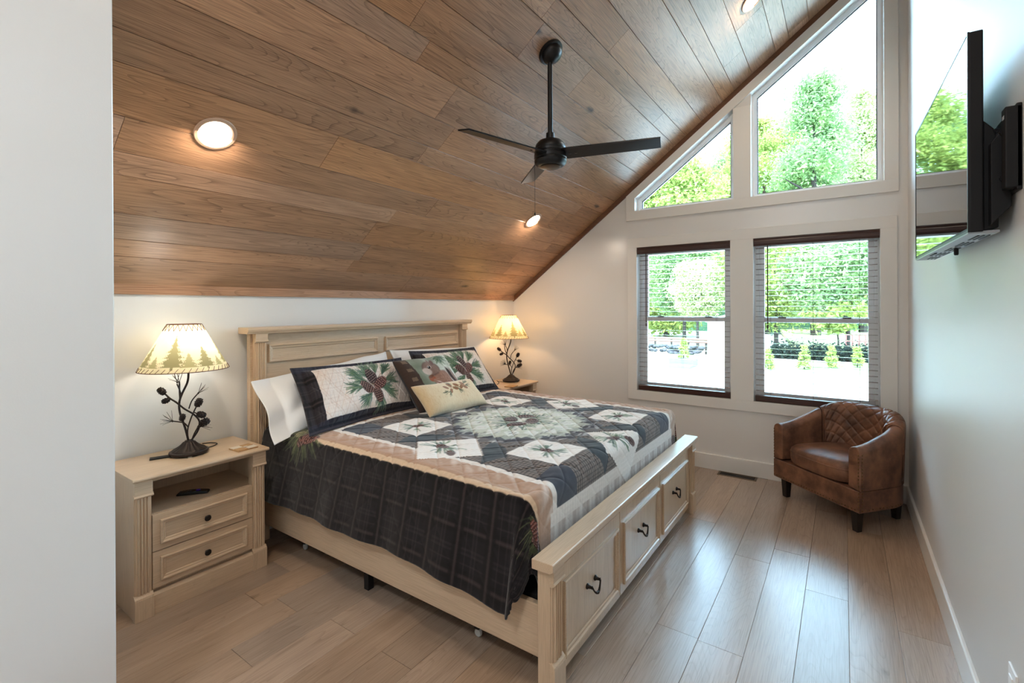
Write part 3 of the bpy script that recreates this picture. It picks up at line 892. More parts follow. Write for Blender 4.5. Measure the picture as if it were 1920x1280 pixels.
MB().box(-.335, -.318, .0338, .0345, .085, .095).build('mount_decal', mat('pale_decal', rgb(190,190,190), .5), mt_)
for z in (-.07, .06):
    MB().tube([(-.30, .022, z), (-.18, .026, z-.005), (.02, .028, z)], .014, 8).build('arm', M['blackmatte'], mt_)
MB().prism([(.010, .10), (.052, .035), (.052, -.20), (.010, -.15)], 'x', -.290, .12).build('swing_arm', M['blackmatte'], mt_, bevel=.002)
MB().box(-.22, .45, .014, .028, -.13, -.095).box(-.22, .45, .014, .028, .05, .085).box(-.19, -.15, .012, .030, -.16, .10).box(.30, .34, .012, .030, -.16, .10).build('tv_bracket', M['blackmatte'], mt_, bevel=.002)

# ---------------------------------------------------------------- outlet and floor register
ot = thing('wall_outlet', 'white outlet plate low on the right wall, cut by the picture corner', 'outlet', (1.945, YR, .395))
MB().box(-.037,.037,0,.006,-.058,.058).build('cover_plate', M['vinyl'], ot, bevel=.002)
for z in (-.021, .021):
    MB().box(-.017,.017,.006,.010,z-.014,z+.014).build('socket', M['vinyl'], ot, bevel=.003)
rg = thing('floor_register', 'bronze floor vent with dark louvres near the far baseboard', 'floor vent', (4.583, .778, 0))
MB().frame(-.055, .055, -.158, .158, [(0,0),(.002,.004),(.014,.004),(.016,.002),(.016,-.012)], lambda a, b_, h: (a, b_, h)).build('frame', mat('antique_brass', rgb(104,86,66), .4, .5, .4), rg)
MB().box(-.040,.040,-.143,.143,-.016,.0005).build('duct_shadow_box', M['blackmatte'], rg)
s = MB()
for k in range(24): s.box(-.040,.040,-.140+.012*k,-.136+.012*k,.0006,.0025)
s.box(-.003,.003,-.143,.143,.0006,.003)
stuff(s.build('louvres', mat('dark_bronze', rgb(48,38,30), .45, .5, .4), rg))
# ---------------------------------------------------------------- painted cloth (prints and weave colours only)
class Canvas:
    def __init__(self, x0, x1, y0, y1, res, base):
        self.x = np.arange(round((x1-x0)/res)+1)*res + x0
        self.y = np.arange(round((y1-y0)/res)+1)*res + y0
        self.X, self.Y = np.meshgrid(self.x, self.y, indexing='ij')
        self.im = np.zeros(self.X.shape+(3,)); self.im[:] = np.array(base)/255.
        self.res = res
    def win(self, x0, x1, y0, y1):
        i0, i1 = np.searchsorted(self.x, [x0, x1]); j0, j1 = np.searchsorted(self.y, [y0, y1])
        return slice(max(i0-1, 0), i1+1), slice(max(j0-1, 0), j1+1)
    def put(self, sl, a, c):
        a = a[..., None]; self.im[sl] = self.im[sl]*(1-a) + np.array(c)/255.*a
    def poly(self, pts, c, a=1.0):
        xs, ys = [p[0] for p in pts], [p[1] for p in pts]
        sl = self.win(min(xs), max(xs), min(ys), max(ys)); X, Y = self.X[sl], self.Y[sl]
        ins = np.zeros(X.shape, bool); n = len(pts)
        for i in range(n):
            (xa, ya), (xb, yb) = pts[i], pts[(i+1) % n]
            if ya == yb: continue
            ins ^= ((ya > Y) != (yb > Y)) & (X < (xb-xa)*(Y-ya)/(yb-ya)+xa)
        self.put(sl, ins*a, c)
    def ell(self, cx, cy, rx, ry, ang, c, a=1.0, soft=.25):
        m = max(rx, ry)*1.5
        sl = self.win(cx-m, cx+m, cy-m, cy+m); X, Y = self.X[sl]-cx, self.Y[sl]-cy
        u = (X*math.cos(ang)+Y*math.sin(ang))/rx; v = (-X*math.sin(ang)+Y*math.cos(ang))/ry
        d = np.sqrt(u*u+v*v)
        self.put(sl, np.clip((1+soft/2-d)/soft, 0, 1)*a, c)
    def line(self, p, q, w, c, a=1.0):
        m = w+self.res
        sl = self.win(min(p[0], q[0])-m, max(p[0], q[0])+m, min(p[1], q[1])-m, max(p[1], q[1])+m)
        X, Y = self.X[sl], self.Y[sl]
        dx, dy = q[0]-p[0], q[1]-p[1]; L = math.hypot(dx, dy)+1e-9
        t = np.clip(((X-p[0])*dx+(Y-p[1])*dy)/(L*L), 0, 1)
        d = np.hypot(X-p[0]-t*dx, Y-p[1]-t*dy)
        self.put(sl, np.clip((w*.5+self.res*.5-d)/self.res, 0, 1)*a, c)
    def needles(self, cx, cy, ang, spread, n, L, cols, rng, w=None):
        for k in range(n):
            t = rng.rand(); b = ang+(rng.rand()-.5)*spread
            sx, sy = cx-math.cos(ang)*L*.55*t, cy-math.sin(ang)*L*.55*t
            l = L*(.5+.5*rng.rand())
            self.line((sx, sy), (sx+math.cos(b)*l, sy+math.sin(b)*l), w or self.res*1.1, cols[rng.randint(len(cols))], .8)
    def cone(self, cx, cy, L, W, ang, rng, dark=(48,34,34), mid=(92,62,56), light=(168,138,130)):
        self.ell(cx, cy, L/2, W/2, ang, dark)
        ca, sa = math.cos(ang), math.sin(ang)
        rows = 7
        for i in range(rows):
            s = -0.44+.88*i/(rows-1); half = math.sqrt(max(0, 1-(s*2)**2))*W*.46
            m = 4+(i % 2)
            for k in range(m):
                t = -1+2*(k+.5)/m
                px, py = s*L, t*half
                x, y = cx+px*ca-py*sa, cy+px*sa+py*ca
                self.ell(x, y, L*.060, W*.095, ang, mid, .9)
                self.ell(x+L*.02*ca, y+L*.02*sa, L*.026, W*.055, ang, light, .85)
    def tex(self, rng, amt, fs=((40, 3), (3, 40))):
        n = np.zeros(self.X.shape)
        for fx, fyy in fs:
            p = rng.rand(2)*6
            n += np.sin(self.X*fx*6.28+p[0]+2*np.sin(self.Y*9))*np.sin(self.Y*fyy*6.28+p[1]+2*np.sin(self.X*7))
        n += rng.randn(*self.X.shape)*.7
        self.im *= (1+amt*n)[..., None]
    def out(self):
        c = np.clip(self.im, 0, 1)
        return np.where(c <= .04045, c/12.92, ((c+.055)/1.055)**2.4)

GREEN = [(52,82,68),(74,102,76),(104,126,92),(40,70,68),(132,152,126)]
OLIVE = [(72,82,56),(92,100,66),(56,64,46),(112,116,80)]

def plaid_dark(X, Y, base=(27,24,27)):
    c = np.zeros(X.shape+(3,)); c[:] = base
    def band(t, per, off, w, col, a):
        d = np.abs((t-off+per/2) % per-per/2)
        k = np.clip((w/2+.003-d)/.006, 0, 1)*a
        c[:] = c*(1-k[..., None])+np.array(col)*k[..., None]
    for t in (X, Y):
        band(t, .17, .030, .050, (20,17,19), .75)
        band(t, .17, .030, .012, (68,58,57), .75)
        band(t, .17, .112, .004, (80,74,74), .5)
        band(t, .17, .128, .004, (80,74,74), .5)
        band(t, .17, .075, .003, (66,60,60), .5)
    return c/255.

def rot(p, k):
    x, y = p
    for _ in range(k % 4): x, y = -y, x
    return x, y

# quilt canvas: u across the bed from its middle, w along it from the middle of the star towards the foot
QW0 = -1.36; QW1 = 1.10
cv = Canvas(-1.375, 1.375, QW0, QW1, .005, (40,38,44))
rng = np.random.RandomState(3)
cv.im = plaid_dark(cv.X, cv.Y)
Mx = np.maximum(np.abs(cv.X), np.abs(cv.Y))
def region(mask, c, a=1.0):
    k = (mask*a)[..., None]; cv.im = cv.im*(1-k)+np.array(c)/255.*k
region(Mx < .995, (212,186,158))
region(Mx < .966, (178,144,120))
nz = np.sin(cv.X*23+2*np.sin(cv.Y*9))*np.sin(cv.Y*31+1.7*np.sin(cv.X*13))+.6*np.sin((cv.X+cv.Y)*71)
region((Mx < .95) & (Mx > .83), (220,204,194), np.clip((nz-.1)*.8, 0, .8)*np.clip((.95-Mx)/.09, 0, 1))
foot = (cv.Y > .80) & (np.abs(cv.X) < .86)
bars = (np.sin(cv.X*52)+.6*np.sin(cv.X*131+1))
region(foot & (cv.Y < 1.0), (188,172,162))
region(foot & (cv.Y < 1.0) & (cv.Y > .86), (222,214,206), np.clip(bars*.45+.5, 0, 1))
region((Mx < .836) & ~foot, (228,220,212))
region(foot & (cv.Y < .865), (226,218,210))
inner = Mx < .80
pl = np.zeros(cv.X.shape+(3,)); pl[:] = (126,112,104)
for t in (cv.X, cv.Y):
    d = (t % .020) < .0075
    pl[d] = pl[d]*.66
cv.im[inner] = (pl/255.)[inner]
NAVY, TEAL, WHITE, MINT = (56,58,68), (46,54,60), (236,231,225), (198,204,190)
for k in range(4):
    sx, sy = [(1,1),(-1,1),(-1,-1),(1,-1)][k]
    cv.poly([(sx*.61,sy*.61),(sx*.80,sy*.61),(sx*.80,sy*.80),(sx*.61,sy*.80)], NAVY)
    for flip in (0, 1):
        kite = [(.12,.47),(.26,.54),(.36,.66),(.30,.80),(.17,.63)]
        if flip: kite = [(y, x) for x, y in kite]
        cv.poly([(sx*x, sy*y) for x, y in kite], TEAL)
# inner medallion
def star(n, r1, r2, ph, col, a=1):
    cv.poly([((r1 if i % 2 == 0 else r2)*math.cos(ph+PI*i/n), (r1 if i % 2 == 0 else r2)*math.sin(ph+PI*i/n)) for i in range(2*n)], col, a)
star(8, .58, .46, 0, (92,84,84)); star(8, .53, .43, PI/8, NAVY, .75)
for k in range(16):
    a = 2*PI*k/16+.1
    cv.ell(.49*math.cos(a), .49*math.sin(a), .045, .012, a+1.3, (206,206,206), .6)
star(16, .46, .36, 0, (162,168,156)); star(16, .42, .33, PI/16, MINT); star(16, .38, .29, 0, (222,226,220)); star(16, .31, .24, PI/16, (200,208,192)); star(12, .26, .2, 0, (226,226,216))
for k in range(260):
    a, r = rng.rand()*6.28, .18+.36*rng.rand()
    cv.ell(r*math.cos(a), r*math.sin(a), .028, .006, .1*rng.randn(), [(234,234,228),(206,216,206),(118,124,124)][k % 3 if r < .42 else 2*(k % 2)], .55)
for k in range(14):
    a = 2*PI*k/14
    cv.needles(.13*math.cos(a), .10*math.sin(a), a, 1.0, 12, .15, GREEN, rng)
for (x, y, a) in ((-.10,.03,.5),(.02,.07,-.4),(.10,-.03,.9),(-.02,-.07,2.4)): cv.cone(x, y, .13, .085, a, rng)
# white squares and diamonds with little sprigs
def sprig(x, y, a, s=1.0, two=False):
    for da in (-.9, -.3, .3, .9, 2.6, 3.4, 4.0): cv.needles(x+.05*s*math.cos(a+da), y+.05*s*math.sin(a+da), a+da, .9, 8, .085*s, GREEN, rng)
    cv.cone(x, y, .085*s, .05*s, a, rng)
    if two: cv.cone(x+.12*s*math.cos(a+.3), y+.12*s*math.sin(a+.3), .08*s, .042*s, a+.5, rng)
for k in range(4):
    sx, sy = [(1,1),(-1,1),(-1,-1),(1,-1)][k]; c = (.475*sx, .475*sy)
    cv.poly([(c[0]-.155,c[1]-.155),(c[0]+.155,c[1]-.155),(c[0]+.155,c[1]+.155),(c[0]-.155,c[1]+.155)], WHITE)
    sprig(c[0], c[1], .2+1.57*k, 1.0)
    d = [(.70,0),(0,.70),(-.70,0),(0,-.70)][k]
    cv.poly([(d[0]-.235,d[1]),(d[0],d[1]-.235),(d[0]+.235,d[1]),(d[0],d[1]+.235)], WHITE)
    sprig(d[0]-.03*(k % 2), d[1]-.05, 1.57*((k+1) % 2)+.2, 1.15, True)
# pine boughs over the corners of the border
for sx in (-1, 1):
    for sy in (-1, 1):
        x, y = sx*.93, sy*.90
        if sy > 0: x, y = sx*.97, .90
        for da in np.linspace(-1.6, 1.6, 9):
            a = math.atan2(sy*.6, sx)+da
            cv.needles(x+.09*math.cos(a), y+.09*math.sin(a), a, .9, 13, .15, OLIVE, rng)
        cv.cone(x-.05, y+.01, .13, .075, .6, rng); cv.cone(x+.05*sx, y-.05*sy, .13, .075, 1.4, rng, mid=(120,66,56))
cv.tex(rng, .018)
QC = cv.out()

# ---------------------------------------------------------------- quilt shape draped over the mattress
HWQ, RQ, ZT = 1.0, .062, .742
YC = 3.09-1.35                      # star middle
YF = 1.028                          # foot edge of the cloth on the bed
a_ = HWQ-RQ
U = cv.X; Wv = cv.Y
V = np.minimum(YC-Wv, 3.06)         # world y of flat cloth
bq = YC-YF-RQ
eu = np.maximum(np.abs(U)-a_, 0); ev = np.maximum(Wv-bq, 0)
ev = ev*(1-.62*np.clip(eu/.40, 0, 1))
d = (eu**2.6+ev**2.6+1e-12)**(1/2.6)
th = np.arctan2(ev, eu+1e-9)
d = d - .05*np.clip((d-.34)/.10, 0, 1)*np.exp(-((th-R(21))/R(6))**2)
def prof(d):
    q = RQ*PI/2
    rho = np.where(d < q, RQ*np.sin(np.minimum(d, q)/RQ), RQ+.0)
    dz = np.where(d < q, RQ*(1-np.cos(np.minimum(d, q)/RQ)), RQ+d-q)
    return rho, dz
rho, dz = prof(d)
low = np.clip((d-.09)/.36, 0, 1)
tt = R(21)
k = np.clip(low*1.6, 0, 1)
thc = np.where(th < tt, th/tt*R(9), R(9)+(th-tt)/(R(90)-tt)*R(81))
th2 = th*(1-k)+thc*k
peak = np.exp(-((th-tt)/R(20))**2)
flare = low*(.028*np.clip(1-th/R(20), 0, 1)+.030*np.clip(1-np.abs(th-.0)/R(60), 0, 1)) + low*.085*peak
flare += low*.010*np.sin(V*9.0+1)*(ev <= 0) + low*.006*np.sin(V*23)*(ev <= 0)
flare = np.maximum(flare, low*.030*(th < R(70)))
rho = rho+flare
x = np.sign(U)*(np.minimum(np.abs(U), a_)+rho*np.cos(th2))
yv = np.where(ev > 0, YF+RQ-rho*np.sin(th2), V)
z = ZT-dz
topm = np.clip(1-d/.05, 0, 1)
z -= .055*low*np.clip((1.75-V)/.62, 0, 1)**2*(np.abs(U) > a_)*np.clip(1-(th-tt)/R(30), 0, 1)
z += topm*(.007*np.sin(U*5+1)*np.sin(V*4.2)+.010*(1-(np.minimum(np.abs(U), 1))**4)-.006)
# sag towards the corners at the foot, and head end slightly lifted
cl = np.exp(-(np.maximum(a_-np.abs(U), 0)/.22)**2)*np.exp(-(np.maximum(bq-Wv, 0)/.25)**2)
z -= .022*cl*topm
# stitched diamonds: puffed cloth with recessed quilting lines
sp = .112
g1 = np.abs(((U+Wv)/1.414+sp/2) % sp-sp/2); g2 = np.abs(((U-Wv)/1.414+sp/2) % sp-sp/2)
dd = np.minimum(g1, g2)
puff = .0042*(np.minimum(dd/.016, 1)**.6)-.003-.0022*np.exp(-(dd/.0035)**2)
puff += .0012*np.sin(U*61+2*np.sin(V*17))*np.sin(V*53)
onside = np.clip((d-.06)/.05, 0, 1)
nx = np.sign(U)*np.cos(th2)*onside; ny = -np.sin(th2)*onside; nzq = 1-onside
puff = puff*(1-.80*onside)
P = np.stack([BX+x+nx*puff, np.minimum(yv+ny*puff, 3.06), z+nzq*puff], -1)
# keep the part hanging behind the footboard inside it
inb = (P[..., 0] > 1.545) & (P[..., 0] < 3.655)
P[..., 1] = np.where(inb, np.maximum(P[..., 1], .989), P[..., 1])
M['cloth'] = attr_mat('quilt_cotton', .9, .12, .25, bump=(900, .2, .0006))
quilt = grid_mesh('quilt', P-np.array([BX, 2.0, 0]), M['cloth'], None, QC, (BX, 2.0, 0))
quilt.data.update()
so = quilt.modifiers.new('thickness', 'SOLIDIFY'); so.thickness = .008; so.offset = -1
tag(quilt, 'lodge quilt with pinecone star patchwork and dark plaid drop, spread over the bed', 'quilt')

# ---------------------------------------------------------------- pillows
def pillow(name, corners, T, canvas_cols, mt, nu, nv, flange=(0,0,0,0), pinch=.05, seed=1, wr=.003, power=.5, quilted=None, ears=.0, drop=None, back=None):
    BL, BR, TR, TL = [np.array(c, float) for c in corners]
    A, B = np.meshgrid(np.linspace(0, 1, nu), np.linspace(0, 1, nv), indexing='ij')
    a = .5+(A-.5)*(1-pinch*(1-(2*B-1)**2)); b = .5+(B-.5)*(1-pinch*1.4*(1-(2*A-1)**2))
    a_, b_ = a[..., None], b[..., None]
    P0 = BL*(1-a_)*(1-b_)+BR*a_*(1-b_)+TR*a_*b_+TL*(1-a_)*b_
    n = np.cross(BR-BL, TL-BL); n /= np.linalg.norm(n)
    fl, fr, fb, ft = flange
    ra = np.clip((A-fl)/(1-fl-fr), 0, 1); rb = np.clip((B-fb)/(1-fb-ft), 0, 1)
    pr = (np.clip(1-(2*ra-1)**4, 0, 1)*np.clip(1-(2*rb-1)**4, 0, 1))**power
    rs = np.random.RandomState(seed); wz = np.zeros(A.shape)
    for _ in range(7):
        f = rs.rand(2)*9+2; ph = rs.rand(2)*6
        wz += np.sin(A*f[0]*2+ph[0]+np.sin(B*f[1]))*np.sin(B*f[1]+ph[1])
    wz *= wr
    h = T/2*pr+wz*(.25+pr)+.0035
    if quilted is not None: h = h+quilted(A, B)*np.clip(pr*3, .3, 1)
    F = P0+n*h[..., None]
    K = P0-n*(T/2*pr+.0035)[..., None]
    if drop is not None:
        dr = drop(A, B); F = F+dr; K = K+dr
    V = np.concatenate([F.reshape(-1, 3), K.reshape(-1, 3)])
    idx = np.arange(nu*nv).reshape(nu, nv); q = np.stack([idx[:-1, :-1], idx[1:, :-1], idx[1:, 1:], idx[:-1, 1:]], -1).reshape(-1, 4)
    q2 = q[:, ::-1]+nu*nv
    ring = np.concatenate([idx[:, 0], idx[-1, 1:], idx[::-1, -1][1:], idx[0, ::-1][1:-1]])
    nr = np.roll(ring, -1)
    q3 = np.stack([ring+nu*nv, nr+nu*nv, nr, ring], -1)
    c = (BL+BR+TR+TL)/4
    me = bpy.data.meshes.new(name)
    raw_mesh(me, V-c, np.concatenate([q, q2, q3]))
    me.materials.append(mt)
    if canvas_cols is not None:
        bc = canvas_cols.reshape(-1, 3) if back is None else np.tile(np.array(back), (nu*nv, 1))
        colour_attr(me, np.concatenate([canvas_cols.reshape(-1, 3), bc]))
    o = bpy.data.objects.new(name, me); COL.objects.link(o); o.location = c
    return o

# white pillows at the headboard
M['white'] = mat('white_cotton', rgb(236,238,240), .85, .15, bump=(700, .15, .0006))
def wdrop(A, B):
    e = np.clip((.22-A)/.22, 0, 1)**1.4
    hem = np.zeros(A.shape)
    for c in (.10, .115, .13): hem -= .0016*np.exp(-((A-c)/.0025)**2)
    return np.stack([0*A-.01*e, -.01*e+.02*e*np.sin(B*9)+hem*-1*.8, -.035*e*(1-B)+hem*.5], -1)
def back_off(cs_, k=1.022): return [(x_*k, y_*k, 1.5+(z_-1.5)*k if z_ > .9 else z_-.004) for x_, y_, z_ in cs_]
w1 = pillow('white_pillow', back_off([(1.475,2.70,.735),(2.50,2.74,.765),(2.525,2.985,1.150),(1.475,2.955,1.055)]), .13, None, M['white'], 150, 90, (.10,.02,.0,.0), .03, 4, .008, drop=wdrop)
tag(w1, 'crisp white pillow with loose open end, behind the pinecone sham nearest the near nightstand', 'pillow', 'white pillows against the headboard')
w2 = pillow('white_pillow', back_off([(2.575,2.76,.765),(3.62,2.74,.745),(3.62,2.97,1.115),(2.565,2.985,1.160)]), .13, None, M['white'], 120, 80, (.02,.10,0,0), .03, 9, .004)
tag(w2, 'crisp white pillow almost hidden behind the far pinecone sham', 'pillow', 'white pillows against the headboard')

def sham_canvas(seed):
    c = Canvas(0, .93, 0, .46, .003, (40,38,44)); r = np.random.RandomState(seed)
    c.im = plaid_dark(c.X+.03, c.Y+.02, (44,40,44))
    blue = (c.Y < .055) | (c.Y > .415)
    c.im[blue] = c.im[blue]*.9+np.array([.02,.03,.06])
    panel = (c.X > .115) & (c.X < .90) & (c.Y > .055) & (c.Y < .415)
    pc_ = np.zeros(c.im.shape); pc_[:] = (224,216,210)
    t = .5+.5*np.sin(c.X*11+2*np.sin(c.Y*8)+seed)*np.sin(c.Y*9+1)
    e = np.clip((.32-c.X)/.22, 0, 1)+np.clip((c.X-.82)/.08, 0, 1)+np.clip((.12-c.Y)/.09, 0, .5)
    pc_ = pc_*(1-.42*np.clip(e*t, 0, 1)[..., None])+np.array((206,170,140))*(.42*np.clip(e*t, 0, 1)[..., None])
    for tt_, per in ((c.X, .031), (c.Y, .034)):
        k_ = np.clip(1-np.abs((tt_ % per)-per/2)/.0022, 0, 1)*.28
        pc_ = pc_*(1-k_[..., None])+np.array((172,138,122))*k_[..., None]
    c.im[panel] = (pc_/255.)[panel]
    keep = c.im.copy()
    for sgn in (1, -1):
        for k_ in np.arange(-.9, 1.6, .105):
            c.line((k_, .055), (k_+sgn*.36*.62, .415), .002, (176,132,112), .55)
    c.im[~panel] = keep[~panel]
    cx, cy = .545, .235
    for (dx, dy, a) in ((-.16,.11,2.6),(-.13,.05,2.9),(-.19,-.02,3.1),(-.10,-.12,3.7),(-.02,.15,2.0),(.06,.16,1.4),(.15,.12,.9),(.19,.02,.1),(.14,-.10,-.5),(.03,-.15,-1.6),(-.06,.10,2.3),(.10,-.05,-.2)):
        c.line((cx, cy), (cx+dx*.8, cy+dy*.8), .004, (112,92,70), .8)
        c.needles(cx+dx*.85, cy+dy*.85, a, 1.15, 80, .115, GREEN, r)
    c.cone(cx+.015, cy-.095, .115, .074, 1.7, r); c.cone(cx-.005, cy+.065, .125, .084, 2.0, r, (40,30,32), (74,56,54), (160,138,134)); c.cone(cx-.062, cy-.018, .13, .084, 2.5, r); c.cone(cx+.062, cy-.004, .125, .086, .6, r, mid=(108,62,56))
    c.tex(r, .015)
    return c.out()
def qd(sc):
    def f(A, B):
        X, Y = A*.93, B*.46
        g1 = np.abs((X+Y*.62+.05) % .105-.0525); g2 = np.abs((X-Y*.62+.05) % .105-.0525)
        return -.0035*np.exp(-((.0525-np.maximum(g1, g2))/.006)**2)*sc
    return f
sc1 = sham_canvas(2)
nu, nv = sc1.shape[:2]
back_c = lin((.16,.15,.17))
s1 = pillow('pillow_sham', [(1.600,2.555,.752),(2.505,2.625,.756),(2.575,2.86,1.108),(1.655,2.855,1.122)], .13, sc1, M['cloth'], nu, nv, (.07,.03,.07,.06), .035, 12, .0035, quilted=qd(1), back=back_c)
tag(s1, 'pinecone-print quilted sham with dark plaid border, nearest the near nightstand', 'pillow', 'quilted pinecone shams')
sc2 = sham_canvas(8)
s2 = pillow('pillow_sham', [(2.600,2.63,.756),(3.515,2.60,.752),(3.475,2.86,1.128),(2.655,2.86,1.152)], .13, sc2, M['cloth'], nu, nv, (.03,.03,.07,.06), .035, 15, .0035, quilted=qd(1), back=back_c)
tag(s2, 'pinecone-print quilted sham behind the squirrel cushion, farthest from the camera', 'pillow', 'quilted pinecone shams')

# squirrel cushion
c = Canvas(0, .44, 0, .44, .003, (120,128,112)); r = np.random.RandomState(21)
g = np.clip((c.X-.12)/.22, 0, 1)[..., None]
c.im = c.im*(1-g)+np.array((214,220,212))/255.*g
for k_ in range(70):
    c.ell(r.rand()*.44, r.rand()*.44, .02+.03*r.rand(), .015+.02*r.rand(), r.rand()*3, [(92,110,92),(150,160,140),(186,200,190),(72,86,74),(110,122,110)][k_ % 5], .25*(1-.5*r.rand()), 1.2)
c.poly([(0,0),(.10,0),(.07,.44),(0,.44)], (70,56,50)); c.poly([(0,0),(.44,0),(.44,.03),(0,.04)], (66,54,50))
for k_ in range(5): c.poly([(.03,.07+.08*k_),(.065,.065+.08*k_),(.06,.095+.08*k_),(.028,.10+.08*k_)], (128,108,90), .8)
for k_ in range(16): c.needles(.34, .40, -1.6+.3*math.sin(k_), 2.6, 6, .09, GREEN, r)
for k_ in range(12): c.needles(.12, .10, .6, 2.4, 6, .08, OLIVE, r)
base_c = c
class Big:
    # same brush, enlarged about the cushion middle
    k = 1.32
    def m(self, x, y): return .262+(x-.285)*self.k, .205+(y-.205)*self.k
    def ell(self, cx, cy, rx, ry, ang, col, a=1.0, soft=.25):
        X, Y = self.m(cx, cy); base_c.ell(X, Y, rx*self.k, ry*self.k, ang, col, a, soft)
    def line(self, p, q, w, col, a=1.0): base_c.line(self.m(*p), self.m(*q), w*self.k, col, a)
c = Big()
c.ell(.355,.16,.10,.036,1.95,(86,70,70)); c.ell(.365,.17,.095,.012,1.95,(196,188,184)); c.ell(.375,.18,.10,.014,1.9,(60,48,50)); c.ell(.39,.19,.09,.010,1.9,(150,132,128))
c.ell(.285,.17,.058,.085,.15,(92,70,62)); c.ell(.285,.17,.055,.082,.15,(152,112,96)); c.ell(.265,.14,.040,.065,.15,(222,208,200)); c.ell(.30,.21,.045,.05,.4,(146,112,98))
c.ell(.245,.285,.054,.046,-.35,(84,66,62)); c.ell(.245,.285,.051,.043,-.35,(128,104,96)); c.ell(.215,.268,.030,.022,-.4,(190,172,162)); c.ell(.272,.325,.012,.022,-.3,(110,84,80)); c.ell(.250,.332,.009,.018,.1,(124,98,92))
c.ell(.238,.294,.0135,.0115,0,(206,192,182)); c.ell(.237,.293,.0105,.0100,0,(22,18,18)); c.ell(.234,.296,.003,.003,0,(245,245,245))
for k_ in range(40): c.line((.29+.05*r.randn()*.5,.20+.07*r.randn()*.5), (.30+.05*r.randn()*.5,.185+.07*r.randn()*.5), .002, [(120,86,72),(196,160,140)][k_ % 2], .35)
c.ell(.222,.215,.024,.021,.4,(150,84,58)); c.ell(.222,.232,.022,.009,.3,(112,70,52)); c.line((.28,.19),(.235,.205),.016,(150,114,98)); c.line((.27,.165),(.225,.195),.013,(140,104,92))
c = base_c
c.tex(r, .012)
sq = pillow('squirrel_cushion', [(2.385,2.455,.756),(2.880,2.420,.756),(2.868,2.695,1.112),(2.362,2.715,1.105)], .14, c.out(), M['cloth'], c.X.shape[0], c.X.shape[1], (0,0,0,0), .04, 22, .003, back=back_c)
tag(sq, 'square cushion printed with a squirrel eating a nut, between the two pinecone shams', 'pillow')

# little lumbar cushion
c = Canvas(0, .60, 0, .26, .0025, (232,214,180)); r = np.random.RandomState(31)
for k_ in range(2600):
    x_, y_ = r.rand()*.6, r.rand()*.26
    c.line((x_, y_), (x_+.004*r.randn(), y_-.012-.01*r.rand()), .0022, [(238,222,190),(216,192,150),(244,232,206),(208,178,134)][k_ % 4], .35)
e = np.clip((.16-c.X)/.16, 0, 1)*.35
c.im = c.im*(1-e[..., None])+np.array((196,150,96))/255.*e[..., None]
for (x_, y_, a_2) in ((.235,.185,2.6),(.275,.150,.9),(.285,.205,-.8),(.335,.170,2.7),(.355,.200,-.6),(.40,.175,.8),(.425,.205,2.3),(.44,.165,-.5)):
    c.line((.33,.178), (x_, y_), .003, (120,100,60), .8)
    c.ell(x_, y_, .026, .014, a_2, (142,92,58)); c.line((x_-.02*math.cos(a_2), y_-.02*math.sin(a_2)), (x_+.02*math.cos(a_2), y_+.02*math.sin(a_2)), .002, (200,150,100), .8)
for (x_, y_, a_2) in ((.21,.14,3.4),(.25,.13,4.0),(.46,.21,.5),(.47,.18,0),(.37,.15,-1),(.30,.22,2)): c.needles(x_, y_, a_2, 1.2, 12, .05, OLIVE, r)
M['plush'] = attr_mat('plush_fleece', .95, .05, .6, bump=(260, .6, .004))
lb = pillow('lumbar_cushion', [(2.325,2.300,.758),(2.890,2.250,.762),(2.905,2.440,.932),(2.300,2.455,.952)], .11, c.out(), M['plush'], c.X.shape[0], c.X.shape[1], (0,0,0,0), .05, 33, .002)
tag(lb, 'small tan fleece lumbar cushion with embroidered pinecones, lying foremost on the quilt', 'pillow')
# ---------------------------------------------------------------- barrel armchair in the corner (local: front looks to -Y, x across)
CH = (4.068, .190); fdir = Vector((-.740, .673, 0))
chair = thing('armchair', 'distressed brown leather barrel armchair with quilted back in the window corner', 'armchair', (CH[0], CH[1], 0), math.atan2(fdir.y, fdir.x)+PI/2)
def leather(name, c0, c1, sc=7):
    m = mat(name, rough=.42, spec=.45)
    nt = m.node_tree; N = nt.nodes.new; L = nt.links.new; p = nt.nodes['Principled BSDF']
    tc = N('ShaderNodeTexCoord'); n1 = N('ShaderNodeTexNoise'); n1.inputs['Scale'].default_value = sc; n1.inputs['Detail'].default_value = 6; n1.inputs['Roughness'].default_value = .6
    L(tc.outputs['Object'], n1.inputs['Vector'])
    cr = N('ShaderNodeValToRGB'); cr.color_ramp.elements[0].position = .36; cr.color_ramp.elements[1].position = .64
    cr.color_ramp.elements[0].color = c0; cr.color_ramp.elements[1].color = c1
    L(n1.outputs['Fac'], cr.inputs['Fac']); L(cr.outputs['Color'], p.inputs['Base Color'])
    q = N('ShaderNodeMapRange'); q.inputs['To Min'].default_value = .36; q.inputs['To Max'].default_value = .55
    L(n1.outputs['Fac'], q.inputs['Value']); L(q.outputs['Result'], p.inputs['Roughness'])
    n2 = N('ShaderNodeTexNoise'); n2.inputs['Scale'].default_value = 160; n2.inputs['Detail'].default_value = 3
    bu = N('ShaderNodeBump'); bu.inputs['Strength'].default_value = .25; bu.inputs['Distance'].default_value = .0015
    L(tc.outputs['Object'], n2.inputs['Vector']); L(n2.outputs['Fac'], bu.inputs['Height']); L(bu.outputs['Normal'], p.inputs['Normal'])
    return m
M['leather'] = leather('distressed_leather', rgb(88,60,47), rgb(146,102,77))
HWc, STR, DEP = .358, .240, .575
